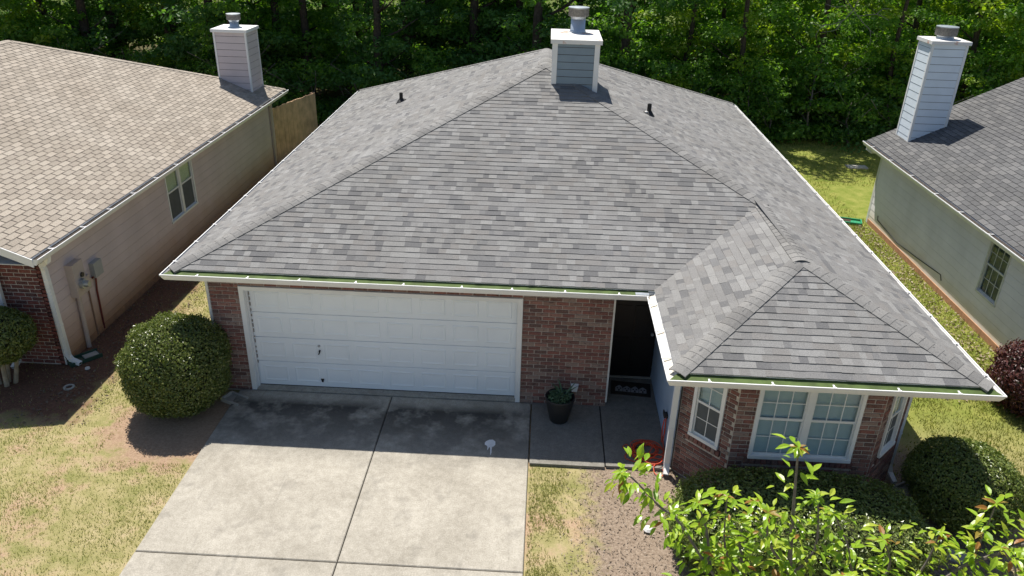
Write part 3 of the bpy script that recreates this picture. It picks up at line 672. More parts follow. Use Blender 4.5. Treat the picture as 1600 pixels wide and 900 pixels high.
m.box(-.0045, 4.8845, WY0-.022, .03, GZ+.012, GZ+.088)
H.part('garage_trim', m, M['white'])
m = MB()
for i in range(14): z0 = .5+i*.11; m.box(-.0035+.016, .03, -.016, -.012+rnd.uniform(0, .004), z0, z0+rnd.uniform(.03, .09))
H.part('worn_weatherstrip', m, simple('worn_seal', (.28, .25, .22), .9, .3, 20), gd)
# outlet cover beside the planter
m = MB(); m.hexa([(5.93, -.235, .33), (6.02, -.235, .33), (6.03, -.172, .31), (5.92, -.172, .31), (5.91, -.245, .46), (6.04, -.245, .46), (6.05, -.172, .47), (5.90, -.172, .47)]); H.part('outlet_cover', m, M['white'])
# ---- downspouts
ellbow_spout(H, [(7.16, -2.95, 2.44), (7.22, -2.88, 2.36), (7.44, -2.02, 2.16), (7.465, -1.93, 2.05), (7.465, -1.92, .16), (7.465, -1.97, .07), (7.45, -2.06, .01)], .085, .07, M['white'])
ellbow_spout(H, [(11.17, -1.7, 2.36), (11.17, -1.7, .2), (11.18, -1.76, .06), (11.2, -1.95, .0)], .075, .06, M['white'])
# ---- chimney and vents
chimney(H, 5.32, 6.33, 5.06, 6.62, 4.55, 5.80, M['blue_siding'], M['white'], M['cap_white'], .155, .32, .165, .225, flue_x=5.87, flue_y=6.15, hood_h=.23, tw=.105)
for (x, y, nrm, z) in ((1.38, 8.25, nL, zs+SM*(1.38-sxL)), (7.56, 5.36, nR, zs+SM*(sxR-7.56))):
    m = MB(); p = Vector((x, y, z)); a = nrm.orthogonal().normalized(); b_ = nrm.cross(a)
    pl = [p+nrm*.016+a*(.16*math.cos(t))+b_*(.13*math.sin(t)) for t in [2*math.pi*i/16 for i in range(16)]]
    m.add(pl+[p+Vector((.055*math.cos(2*math.pi*i/16), .055*math.sin(2*math.pi*i/16), .09)) for i in range(16)], [(i, (i+1) % 16, 16+(i+1) % 16, 16+i) for i in range(16)])
    v = H.part('vent_pipe', m, M['lead']); m = MB(); m.lathe([(.048, -.03), (.048, .24), (.036, .24), (.036, .1)], p, 14); H.part('pipe', m, M['lead'], v)
    if x > 5: m = MB(); m.lathe([(.001, .1), (.035, .08), (.04, .05), (.03, .02)], p+Vector((-.07, -.06, .0)), 10); H.part('pipe_clamp', m, M['white_dirty'], v)

# ================================================================== LEFT NEIGHBOUR
NL = Thing('house', 'neighbouring house with tan shingle roof and pinkish beige side wall', 'house', (-7, 7, 0))
lx, lz, ly0, ly1 = -3.57-.145, 2.572, -.24, 14.05
RX = lx-5.5; lyh = ly1-5.5; zr = lz+SM*5.5
dk = MB(); d = -.006
dk.add([dv(lx, ly0, lz), dv(lx, ly1, lz), dv(RX, lyh, zr), dv(RX, ly0, zr), dv(RX-5.5, ly1, lz), dv(RX-5.5, ly0, lz)], [(0, 1, 2, 3), (1, 4, 2), (3, 2, 4, 5)])
roofL = NL.part('roof', dk, M['deck_tan'])
fLn = lambda u, v, t: Vector((lx-v, u, lz+SM*v))+nR*t
fLb = lambda u, v, t: Vector((u, ly1-v, lz+SM*v))+nB*t
fLw = lambda u, v, t: Vector((RX-5.5+v, u, lz+SM*v))+nL*t
shl = lay_shingles(fLn, 5.5, lambda v: ly0, lambda v: ly1-v, .1185, [.305], 21, (.011, .014), .024, True)
shl += lay_shingles(fLb, 5.5, lambda v: RX-5.5+v, lambda v: lx-v, .1185, [.305], 22, (.016, .02), .016, True)
place_pieces(NL, roofL, 'shingle', shl, M['shingle_tan'])
m, Ms = cap_run((lx, ly1, lz), (RX, lyh, zr), nR, nB, .15, .14); me = m.mesh('ridge_cap', M['shingle_tan'])
for q in Ms: NL.inst('ridge_cap', me, q, roofL)
m, Ms = cap_run((RX, ly0, zr), (RX, lyh, zr), nR, nL, .15, .14); me = m.mesh('ridge_cap', M['shingle_tan'])
for q in Ms: NL.inst('ridge_cap', me, q, roofL)
gutter(NL, [(lx, ly0), (lx, ly1)], 2.55, M['white'], M['gutter_dark'], 1.0, [(1, 0), (1, 0)])
# rake board, return and soffit at the front gable
m = MB()
for v0, v1 in ((0, 5.5),):
    p = [Vector((lx-v0+.05, ly0-.022, lz+SM*v0-.17)), Vector((lx-v1, ly0-.022, lz+SM*v1-.19)), Vector((lx-v1, ly0, lz+SM*v1-.19)), Vector((lx-v0+.05, ly0, lz+SM*v0-.17)),
         Vector((lx-v0+.05, ly0-.022, lz+SM*v0-.018)), Vector((lx-v1, ly0-.022, lz+SM*v1+.0)), Vector((lx-v1, ly0, lz+SM*v1+.0)), Vector((lx-v0+.05, ly0, lz+SM*v0-.018))]; m.hexa(p)
NL.part('rake_board', m, M['white'])
m = MB(); m.box(lx-.02, lx+.0, ly0+.02, ly1, lz-.15, lz-.014); NL.part('fascia', m, M['white'])
m = MB(); m.box(-4.06, lx-.021, ly0+.02, ly1-.05, lz-.155, lz-.14); m.box(-4.75, -4.061, ly0+.02, .40, lz-.155, lz-.14); NL.part('soffit', m, M['white_dirty'])
LWX, LWY = -4.05, .42; LT = lz-.158
sided(Frame((LWX, LWY+.13, 0), (0, 1, 0), (1, 0, 0)), 13.55-LWY-.13, -.06, LT, M['wall_left'], NL, ex=.2, hole=(5.5-LWY-.13+.03, 7.05-LWY-.13-.03, .98, 2.33))
frL = Frame((-7.4, LWY+.012, 0), (1, 0, 0), (0, -1, 0)); wm = MB(); frL.box(wm, 0, 7.4+LWX-.001, -.06, LT-.05, -.12, 0); frL.box(wm, 7.4+LWX-.11, 7.4+LWX, -.06, LT-.05, -.12, 0)
wl = NL.part('wall', wm, M['mortar'])
jl = brick_rows(frL, 1.3, 7.4+LWX, -.03, LT-.23, bl=.23, pitch=.082); n = 24
jl += [(frL, 7.4+LWX-(i+1)*.083+.005, 7.4+LWX-i*.083-.005, LT-.225, LT-.055, .012) for i in range(n)]
lay_bricks(NL, [(wl, jl)], M['brick_red'], 300)
m = MB(); m.box(LWX-.005, LWX+.02, LWY-.0, LWY+.09, -.04, LT); NL.part('corner_board', m, M['white_dirty'])
m = MB(); m.add([(-15.5, LWY+.1, LT-.02), (LWX-.03, LWY+.1, LT-.02), (RX, LWY+.1, zr-.15), (-15.5, LWY+.2, LT-.02), (LWX-.03, LWY+.2, LT-.02), (RX, LWY+.2, zr-.15)], [(0, 1, 2), (5, 4, 3), (0, 3, 4, 1), (1, 4, 5, 2), (2, 5, 3, 0)]); NL.part('gable', m, M['pink_siding'])
sided(Frame((LWX, 13.55, 0), (-1, 0, 0), (0, 1, 0)), 10, -.06, LT, M['pink_siding'], NL)
m = MB(); m.box(LWX-.005, LWX+.025, .6, 13.5, -.06, .09); NL.part('foundation', m, M['clay_foundation'])
window(NL, Frame((LWX, 5.5, 0), (0, 1, 0), (1, 0, 0)), 0, 1.55, .95, 2.36, 2, 1, 1, M['blind_tan'], M['white'], lower_tall=.06, tf=.05, blind_low=False, screen=True)
ellbow_spout(NL, [(lx+.02, .2, 2.42), (lx-.02, .22, 2.3), (LWX+.09, .36, 2.16), (LWX+.075, .42, 2.04), (LWX+.075, .45, .16), (LWX+.12, .45, .06), (LWX+.3, .42, .0)], .09, .075, M['white'], (0, 1, 0))
ellbow_spout(NL, [(-4.92, .30, 2.3), (-4.92, .34, 2.2), (-4.92, .34, .2), (-4.92, .28, .08), (-4.92, .14, .01)], .1, .075, M['white'])
ellbow_spout(NL, [(lx+.0, 13.0, 2.42), (LWX+.06, 13.2, 2.2), (LWX+.06, 13.2, .15), (LWX+.25, 13.2, .02)], .08, .06, M['meter_beige'], (0, 1, 0))
# utilities on the side wall
def wx(mb, y0, y1, z0, z1, x0, x1): return mb.box(LWX+x0, LWX+x1, y0, y1, z0, z1)
m = MB(); wx(m, 1.06, 1.42, 1.12, 1.82, .0, .17); mb_ = NL.part('meter_box', m, M['meter_beige'])
m = MB(); m.tube([(LWX+.17, 1.24, 1.36), (LWX+.24, 1.24, 1.36), (LWX+.245, 1.24, 1.36), (LWX+.33, 1.24, 1.36)], [.105, .105, .075, .06], 16); NL.part('meter_dial', m, M['galv'], mb_)
m = MB(); m.tube([(LWX+.171, 1.30, 1.53), (LWX+.20, 1.30, 1.53)], .05, 10); NL.part('meter_cover', m, M['black_plastic'], mb_)
m = MB(); m.tube([(LWX+.07, 1.2, 1.15), (LWX+.07, 1.18, .7), (LWX+.07, 1.14, -.05)], .045, 12); NL.part('conduit', m, M['meter_beige'], mb_)
m = MB(); wx(m, 1.5, 1.68, 1.06, 1.36, 0, .08); cb = NL.part('cable_box', m, M['meter_beige'])
m = MB(); m.tube([(LWX+.04, 1.6, 1.07), (LWX+.03, 1.6, .6), (LWX+.03, 1.58, 0)], .016, 8); NL.part('cable', m, simple('brown_cable', (.28, .18, .13), .8), cb)
m = MB(); m.tube([(LWX+.06, 1.42, 1.2), (LWX+.06, 1.5, 1.2)], .02, 8); NL.part('connector', m, M['meter_grey'], cb)
m = MB(); wx(m, 1.82, 2.12, 1.2, 1.52, 0, .12); gb = NL.part('disconnect_box', m, M['meter_grey'])
m = MB(); m.tube([(LWX+.06, 1.78, 1.22), (LWX+.06, 1.86, 1.22)], .02, 8); m.tube([(LWX+.06, 1.9, 1.21), (LWX+.04, 1.87, .9), (LWX+.03, 1.84, .0)], .02, 8); NL.part('pipe', m, M['cable_red'], gb)
chimney(NL, -5.25, -4.21, 12.42, 13.45, 2.45, 4.70, M['pink_siding'], M['white'], M['white'], .2, .19, .14, .21, hood_h=.22, tw=.05)
# ================================================================== RIGHT NEIGHBOUR
NR = Thing('house', 'neighbouring house with dark grey shingle roof, tall white chimney and pale grey side wall', 'house', (20, 4, 0))
SR = .5; rx0, rz, ry0, ry1 = 14.71+.145, 2.37, -4.0, 10.85
nRl = Vector((-SR, 0, 1)).normalized()
dk = MB(); rxm = rx0+6.5
dk.add([(rx0, ry0, rz-.006), (rxm, ry0, rz+SR*6.5-.006), (rxm, ry1, rz+SR*6.5-.006), (rx0, ry1, rz-.006), (rxm+6.5, ry0, rz-.006), (rxm+6.5, ry1, rz-.006)], [(0, 1, 2, 3), (1, 4, 5, 2)])
roofR = NR.part('roof', dk, M['deck'])
fRn = lambda u, v, t: Vector((rx0+v, u, rz+SR*v))+nRl*t
place_pieces(NR, roofR, 'shingle', lay_shingles(fRn, 6.5, lambda v: ry0, lambda v: ry1, .1165, [.305], 31, (.015, .019), .014, True), M['shingle_dark'])
gutter(NR, [(rx0, ry0), (rx0, ry1)], 2.35, M['white'], M['gutter_dark'], 1.4, [(-1, 0), (-1, 0)], dark_bed=True)
m = MB(); m.box(rx0, rx0+.02, ry0, ry1-.02, rz-.15, rz-.014); NR.part('fascia', m, M['white_dirty'])
m = MB(); m.hexa([Vector((rx0+.0, ry1, rz-.17)), Vector((rxm, ry1, rz+SR*6.5-.18)), Vector((rxm, ry1+.02, rz+SR*6.5-.18)), Vector((rx0, ry1+.02, rz-.17)), Vector((rx0, ry1, rz-.012)), Vector((rxm, ry1, rz+SR*6.5)), Vector((rxm, ry1+.02, rz+SR*6.5)), Vector((rx0, ry1+.02, rz-.012))]); NR.part('rake_board', m, M['white'])
RWX, RWY = 15.2, 10.42; RT = rz-.158
m = MB(); m.box(rx0+.021, RWX+.1, ry0, ry1-.02, rz-.155, rz-.14); NR.part('soffit', m, M['white_dirty'])
m = MB(); m.box(rx0+.0, RWX+.25, RWY+.0, ry1-.02, rz-.28, rz-.1565); NR.part('eave_return', m, M['white_dirty'])
sided(Frame((RWX, RWY, 0), (0, -1, 0), (-1, 0, 0)), RWY+3.5, -.06, RT, M['wall_right'], NR, ex=.2, hole=(RWY-4.04+.03, RWY-4.04+.82, .79, 2.09))
m = MB(); m.add([(RWX, RWY, -.05), (27, RWY, -.05), (27, RWY, RT), (rxm, RWY, RT+SR*6), (RWX, RWY, RT), (RWX, RWY-.1, -.05), (27, RWY-.1, -.05), (27, RWY-.1, RT), (rxm, RWY-.1, RT+SR*6), (RWX, RWY-.1, RT)], [(4, 3, 2, 1, 0), (5, 6, 7, 8, 9)]); NR.part('gable', m, M['wall_right'])
m = MB(); m.box(RWX-.02, RWX+.08, RWY-.1, RWY+.02, -.04, RT); NR.part('corner_board', m, M['white_dirty'])
m = MB(); m.box(RWX-.03, RWX+.02, -3.5, RWY-.12, -.06, .10); NR.part('foundation', m, M['clay_foundation'])
window(NR, Frame((RWX, 4.04, 0), (0, -1, 0), (-1, 0, 0)), 0, .85, .76, 2.12, 1, 3, 2, M['screen'], M['white_dirty'], lower_tall=.03, tf=.045)
m = MB(); m.tube([(RWX-.02, 9.7, .42), (RWX-.02, 9.66, .3), (RWX-.025, 8.2, .2), (RWX-.025, 6.9, .3), (RWX-.02, 5.6, .42), (RWX-.02, 5.5, .30)], .011, 6); NR.part('cable', m, M['black_plastic'])
chimney(NR, 15.45, 16.40, 9.62, 10.46, 2.4, 5.42, M['white_siding'], M['white'], M['cap_white'], .195, .06, .2, .27, hood_h=.27, tw=.06)

# ================================================================== small things about the yard
def leafblades(n, size, fn, seed, aspect=.55, fold=.18):
    """fn(rs, n) -> centres (n,3), normals (n,3); returns rhombic leaves (n*4 verts), quads"""
    rs = np.random.RandomState(seed); c, nr = fn(rs, n); n = len(c)
    nr /= np.linalg.norm(nr, axis=1)[:, None]+1e-9
    t = rs.normal(size=(n, 3)); t -= nr*(t*nr).sum(1)[:, None]; t /= np.linalg.norm(t, axis=1)[:, None]+1e-9
    b = np.cross(nr, t); s = (size*rs.uniform(.6, 1.3, n))[:, None]
    v = np.stack([c-t*s*.5, c+b*s*aspect*.5+nr*s*fold, c+t*s*.5, c-b*s*aspect*.5+nr*s*fold], 1).reshape(-1, 3)
    return v, np.arange(n*4).reshape(-1, 4)
def shell_fn(ctr, rad, power=2.0, thick=.12, bump=.04, tilt=.55, seed=0, cut=None, boxy=0):
    def fn(rs, n):
        d = rs.normal(size=(n, 3)); d /= np.linalg.norm(d, axis=1)[:, None]
        k = (np.abs(d)**power).sum(1)**(-1/power)
        ph = np.random.RandomState(seed+5).uniform(0, 6.28, (6,)); fq = np.random.RandomState(seed+6).uniform(3, 8, (6, 3))
        bm = sum(np.sin(d@fq[i]+ph[i]) for i in range(6))/6*bump
        depth = rs.normal(.3*thick, thick, n); depth = np.where(depth < 0, depth*.6, depth); r = k*(1-depth)+bm
        q = np.array(ctr)+d*r[:, None]*np.array(rad)
        nr = d/np.array(rad)*np.array(rad).mean()+rs.normal(0, tilt, (n, 3))
        ok = q[:, 2] > (.03 if cut is None else cut); return q[ok], nr[ok]
    return fn
def bush(name, label, cat, ctr, rad, n, size, mat, stems, power=2.4, seed=0, thick=.06, core=True, bump=.085, core_mat=None, cut=None):
    T = Thing(name, label, cat, (ctr[0], ctr[1], -.05))
    v, f = leafblades(n, size, shell_fn(ctr, rad, power, thick, bump, .6, seed, cut), seed)
    o = link('foliage', mesh_np('foliage', v-np.array(T.loc), f, mat), T.o)
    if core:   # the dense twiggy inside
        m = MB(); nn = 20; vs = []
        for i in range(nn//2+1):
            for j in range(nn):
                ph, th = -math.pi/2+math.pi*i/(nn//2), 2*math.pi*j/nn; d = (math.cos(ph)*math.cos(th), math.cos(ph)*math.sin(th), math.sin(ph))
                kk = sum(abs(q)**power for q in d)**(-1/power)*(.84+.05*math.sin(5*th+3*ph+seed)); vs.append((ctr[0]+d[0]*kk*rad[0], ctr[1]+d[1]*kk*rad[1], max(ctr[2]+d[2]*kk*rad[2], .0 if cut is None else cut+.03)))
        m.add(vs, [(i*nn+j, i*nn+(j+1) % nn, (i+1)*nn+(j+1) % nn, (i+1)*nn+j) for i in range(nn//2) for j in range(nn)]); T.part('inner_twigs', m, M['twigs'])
    m = MB()
    for (bx, by, tx, ty, tz, r0) in stems: m.tube([(ctr[0]+bx, ctr[1]+by, -.06), (ctr[0]+(bx+tx)/2+.03, ctr[1]+(by+ty)/2, tz*.5), (ctr[0]+tx, ctr[1]+ty, tz)], [r0, r0*.8, r0*.5], 7)
    T.part('stem', m, M['bark_light'] if cat == 'topiary' else M['bark_grey'])
    return T
ST = [(-.1, 0, -.3, .1, .8, .04), (.08, .05, .3, -.1, .8, .04), (0, -.08, .05, -.3, .8, .035)]
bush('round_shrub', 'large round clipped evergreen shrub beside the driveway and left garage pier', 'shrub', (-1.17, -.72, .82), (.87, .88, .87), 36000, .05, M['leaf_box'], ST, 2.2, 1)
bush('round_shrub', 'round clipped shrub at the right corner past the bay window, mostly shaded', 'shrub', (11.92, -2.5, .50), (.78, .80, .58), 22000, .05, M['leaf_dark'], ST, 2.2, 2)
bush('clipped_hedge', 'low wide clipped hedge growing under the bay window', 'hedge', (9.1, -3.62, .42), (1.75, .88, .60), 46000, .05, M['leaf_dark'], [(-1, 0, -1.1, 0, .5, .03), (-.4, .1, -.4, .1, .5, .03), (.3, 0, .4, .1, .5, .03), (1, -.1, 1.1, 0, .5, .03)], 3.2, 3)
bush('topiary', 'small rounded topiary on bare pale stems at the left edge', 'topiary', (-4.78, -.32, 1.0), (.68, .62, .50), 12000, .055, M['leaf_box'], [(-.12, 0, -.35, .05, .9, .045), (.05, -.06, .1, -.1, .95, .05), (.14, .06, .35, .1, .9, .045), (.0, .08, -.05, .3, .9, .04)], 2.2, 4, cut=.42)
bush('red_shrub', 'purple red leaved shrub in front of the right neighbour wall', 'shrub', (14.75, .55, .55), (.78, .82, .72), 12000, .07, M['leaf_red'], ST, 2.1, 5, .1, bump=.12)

# planter
T = Thing('planter', 'black round planter with succulents against the brick wall', 'planter', (5.70, -.66, .004))
m = MB(); m.lathe([(.15, 0), (.165, .01), (.235, .3), (.262, .46), (.268, .50), (.262, .51), (.245, .50), (.235, .44)], (5.70, -.66, .005), 32); T.part('pot', m, M['black_pot'], smooth=True)
m = MB(); m.lathe([(.236, .43), (.1, .44), (.01, .45)], (5.70, -.66, .005), 24); T.part('soil', m, M['soil'])
sm = MB(); rr = random.Random(5)
def strap(mb, base, az, L, wd, lean, n=5):
    d = Vector((math.cos(az), math.sin(az), 0)); s = Vector((-d.y, d.x, 0)); vs = []
    for i in range(n+1):
        t = i/n; p = Vector(base)+d*(L*lean*t)+Vector((0, 0, L*(t-.45*lean*t*t))); w2 = wd*(1-t**2)*.5+.002
        vs += [p-s*w2, p+Vector((0, 0, -w2*.5)), p+s*w2]
    mb.add(vs, [q for i in range(n) for q in ((i*3, i*3+1, i*3+4, i*3+3), (i*3+1, i*3+2, i*3+5, i*3+4))])
for i in range(9): strap(sm, (5.74+rr.uniform(-.03, .03), -.6+rr.uniform(-.03, .03), .44), rr.uniform(-.9, 2.6), rr.uniform(.24, .36), .05, rr.uniform(.5, .95))
T.part('aloe', sm, M['leaf_succ'])
def ffn(rs, n):
    a = rs.uniform(0, 6.28, n); r = np.sqrt(rs.uniform(0, 1, n))*.21; q = np.stack([5.69+r*np.cos(a), -.68+r*np.sin(a), .46+rs.uniform(0, .09, n)], 1); return q, rs.normal(size=(n, 3))+np.array([0, 0, 1.2])
v, f = leafblades(420, .05, ffn, 8, .6); link('succulent', mesh_np('succulent', v-np.array(T.loc), f, M['leaf_succ']), T.o)
# doormat
T = Thing('doormat', 'dark doormat with four pale house shapes at the front door', 'doormat', (7.08, .42, .004))
mr = Frame((6.70, .25, .0), (1, -.09, 0), (-.09, -1, 0)); m = MB(); mr.box(m, 0, .76, .005, .02, -.45, 0); T.part('mat', m, M['mat_brown'])
for i in range(4):
    x0 = .085+i*.152; m = MB(); pts = [(x0, .1), (x0+.14, .1), (x0+.145, .2), (x0+.12, .26), (x0+.085, .31), (x0+.05, .29), (x0+.0, .22)] if i % 2 == 0 else [(x0, .1), (x0+.14, .1), (x0+.14, .23), (x0+.07, .30), (x0, .23)]
    vs = [mr.p(a, .0205, -c) for a, c in pts]+[mr.p(a, .023, -c) for a, c in pts]; n = len(pts)
    m.add(vs, [tuple(range(n, 2*n))]+[(k, (k+1) % n, n+(k+1) % n, n+k) for k in range(n)]); ho = T.part('house_motif', m, M['mat_print'])
    m = MB()
    for a0, c0 in ((.025, .18), (.085, .18)):
        mr.box(m, x0+a0, x0+a0+.03, .0235, .0245, -c0-.035, -c0)
    mr.box(m, x0+.055, x0+.085, .0235, .0246, -.16, -.105); T.part('motif_opening', m, M['mat_brown'], ho)
# extension cord
rr = random.Random(12); pts = []
cx, cy = 7.22, -1.5
pts += [(7.5, -1.22, .58), (7.51, -1.24, .3), (7.5, -1.28, .06)]
for lp in range(7):
    ax, ay = rr.uniform(.18, .42), rr.uniform(.14, .33); ox, oy = rr.uniform(-.1, .06), rr.uniform(-.1, .12); ph = rr.uniform(0, 6.28); rot = rr.uniform(-.6, .6)
    for k in range(15):
        t = ph+2*math.pi*k/15; x, y = ax*math.cos(t), ay*math.sin(t)
        pts.append((min(cx+ox+x*math.cos(rot)-y*math.sin(rot), 7.5), cy+oy+x*math.sin(rot)+y*math.cos(rot), .02+.012*(lp % 6)+.012*math.sin(t*2+lp)))
pts += [(6.98, -1.45, .03), (6.84, -1.58, .022), (6.83, -1.70, .02), (7.0, -1.78, .02), (7.2, -1.80, .02), (7.36, -1.76, .03), (7.28, -1.86, .02), (7.28, -2.0, -.02), (7.38, -2.06, -.025), (7.43, -1.98, -.02), (7.42, -1.86, .0)]
def spl(pts, k=5):
    P_ = [Vector(p) for p in pts]; out = []
    for i in range(len(P_)-1):
        a, b_, c, d_ = P_[max(i-1, 0)], P_[i], P_[i+1], P_[min(i+2, len(P_)-1)]
        for j in range(k):
            t = j/k; out.append(.5*((2*b_)+(c-a)*t+(2*a-5*b_+4*c-d_)*t*t+(3*b_-a-3*c+d_)*t**3))
    return out+[P_[-1]]
T = Thing('extension_cord', 'orange extension cord coiled on the walk beside the downspout', 'cord', (7.22, -1.5, .005))
m = MB(); m.tube(spl(pts, 4), .0078, 6); T.part('cable', m, M['cord'], smooth=True)
m = MB(); m.tube([(7.47, -1.28, .56), (7.47, -1.2, .34), (7.48, -1.24, .05)], .0095, 6); m.tube([(7.53, -1.14, .58), (7.525, -1.15, .3), (7.5, -1.25, .04)], .0095, 6); T.part('cable', m, M['cord'])
m = MB(); m.tube([(7.02, -1.42, .05), (7.10, -1.38, .07), (7.16, -1.40, .05)], [.02, .028, .02], 8); T.part('plug', m, M['black_plastic'])
m = MB(); m.box(7.46, 7.534, -1.25, -1.11, .56, .60); m.box(7.46, 7.48, -1.25, -1.11, .60, .64); H.part('hose_hook', m, M['black_plastic'])
# splash blocks
def splash(name, label, c, yaw, L, W, mat, fillm, z=-.045):
    T = Thing(name, label, 'splash block', (c[0], c[1], z)); fr = Frame((c[0], c[1], z), (math.cos(yaw), math.sin(yaw), 0), (-math.sin(yaw), math.cos(yaw), 0)); m = MB()
    fr.box(m, 0, L, .0, .022, -W/2, W/2); T.part('tray', m, mat); m = MB(); fr.box(m, 0, L, .022, .075, -W/2, -W/2+.03); fr.box(m, 0, L, .022, .075, W/2-.03, W/2); fr.box(m, 0, .03, .022, .085, -W/2+.03, W/2-.03); T.part('rim', m, mat)
    if fillm:
        m = MB(); fr.box(m, L*.5, L-.03, .0225, .04, -W/2+.035, W/2-.035); T.part('debris', m, fillm)
splash('splash_block', 'dark green splash block under the left neighbour downspout', (-4.0, .42, 0), R(50), .6, .3, M['green_dark'], M['concrete_block'])
splash('splash_block', 'bright green splash block on the lawn at the right neighbour corner', (14.98, 10.22, 0), R(165), .62, .4, M['green_plastic'], M['soil'])
splash('splash_block', 'grey concrete splash block between the round shrub and the garage pier', (-.50, -.42, 0), R(-25), .42, .28, M['concrete_block'], None)
splash('splash_block', 'grey splash block in shade below the bay window right downspout', (11.25, -2.0, 0), R(-60), .6, .28, M['concrete_block'], None)
# paint spill on the driveway, small debris
m = MB(); pp = [(4.44, -1.40), (4.49, -1.36), (4.55, -1.35), (4.60, -1.40), (4.605, -1.48), (4.585, -1.53), (4.555, -1.545), (4.55, -1.62), (4.555, -1.70), (4.545, -1.77), (4.535, -1.76), (4.53, -1.68), (4.525, -1.60), (4.515, -1.555), (4.50, -1.57), (4.485, -1.64), (4.475, -1.63), (4.475, -1.56), (4.46, -1.52), (4.425, -1.50), (4.42, -1.45)]
m.prism(pp, .001, .005); o = link('paint_spill', m.mesh('paint_spill', M['stain_white'])); o['label'] = 'white paint spill on the driveway near the shadow edge'; o['category'] = 'stain'
T = Thing('stone', 'white stone lying in the mulch beside the hedge', 'stone', (7.03, -3.3, -.04)); m = MB(); m.lathe([(.01, 0), (.07, .01), (.08, .03), (.05, .06), (.01, .065)], (7.03, -3.3, -.045), 9); T.part('rock', m, M['white_dirty'])
T = Thing('stone', 'small pale stone on dirt near the dark green splash block', 'stone', (-3.55, .3, -.045)); m = MB(); m.lathe([(.01, 0), (.05, .01), (.045, .04), (.01, .05)], (-3.55, .3, -.045), 8); T.part('rock', m, M['white_dirty'])
T = Thing('lid_ring', 'small round pale lid on shaded dirt by the topiary', 'lid', (-3.55, -.35, -.045)); m = MB(); m.lathe([(.055, 0), (.10, 0), (.10, .02), (.055, .02)], (-3.55, -.35, -.045), 18, False); T.part('ring', m, M['concrete_block'])
T = Thing('drain_grate', 'flat grey slab lying on the shaded back lawn', 'slab', (16.95, 16.2, -.05)); m = MB(); m.box(16.55, 17.3, 16.0, 16.4, -.05, -.01); T.part('slab', m, M['concrete_block'])
rr = random.Random(77)
for i, (x, y) in enumerate(((11.9, -3.1), (12.25, -3.35), (11.7, -2.75))):
    T = Thing('edging_stone', ['brown edging stone at the foot of the shaded round shrub, nearest the tree', 'brown edging stone at the foot of the shaded round shrub, farthest right', 'brown edging stone closest to the bay window corner'][i], 'stone', (x-.75, y-.2, -.04), 'edging stones by the round shrub')
    m = MB(); a = rr.uniform(-.6, .2); fr = Frame((x-.75, y-.2, -.045), (math.cos(a), math.sin(a), 0), (-math.sin(a), math.cos(a), 0)); fr.box(m, -.17, .17, 0, .09, -.08, .08); T.part('rock', m, M['concrete_block'])

# fence by the left neighbour
T = Thing('wood_fence', 'brown wooden privacy fence behind the left neighbour house', 'fence', (-4.0, 16, -.05))
rr = random.Random(4)
pA, pB = Vector((-4.12, 13.75, 0)), Vector((-3.55, 16.9, 0)); dF = (pB-pA); nP = 24; ff = Frame(pA, dF, (dF.y, -dF.x, 0)); st = dF.length/nP
for i in range(nP):
    m = MB(); h = 1.95-.1*i/nP+rr.uniform(-.015, .015); ff.box(m, i*st+.003, (i+1)*st-.003, -.05, h, rr.uniform(0, .004), .022+rr.uniform(0, .006)); T.part('plank', m, M['wood'])
for z in (.3, 1.0, 1.65):
    m = MB(); ff.box(m, 0, dF.length, z, z+.08, -.045, -.002); T.part('rail', m, M['wood'])
for s in (0.05, dF.length/2, dF.length-.05):
    m = MB(); ff.box(m, s-.045, s+.045, -.05, 1.85, -.14, -.047); T.part('post', m, M['wood'])
T = Thing('picket_fence', 'pale picket fence crossing behind the left neighbour chimney', 'fence', (-6, 14.6, -.05))
fp = Frame((-9, 15.6, 0), (1, -.22, 0), (-.22, -1, 0))
for i in range(29):
    m = MB(); s = i*.16; h = 1.75
    a0, a1 = s, s+.10; q = [fp.p(a0, -.05, 0), fp.p(a1, -.05, 0), fp.p(a1, -.05, .02), fp.p(a0, -.05, .02), fp.p(a0, h, 0), fp.p(a1, h, 0), fp.p(a1, h, .02), fp.p(a0, h, .02)]; m.hexa(q)
    m.add([fp.p(a0, h, 0), fp.p(a1, h, 0), fp.p(a1, h, .02), fp.p(a0, h, .02), fp.p((a0+a1)/2, h+.09, .01)], [(0, 1, 4), (1, 2, 4), (2, 3, 4), (3, 0, 4)]); T.part('picket', m, M['post_wood'])
for z in (.4, 1.4):
    m = MB(); fp.box(m, 0, 4.6, z, z+.08, -.04, -.001); T.part('rail', m, M['post_wood'])

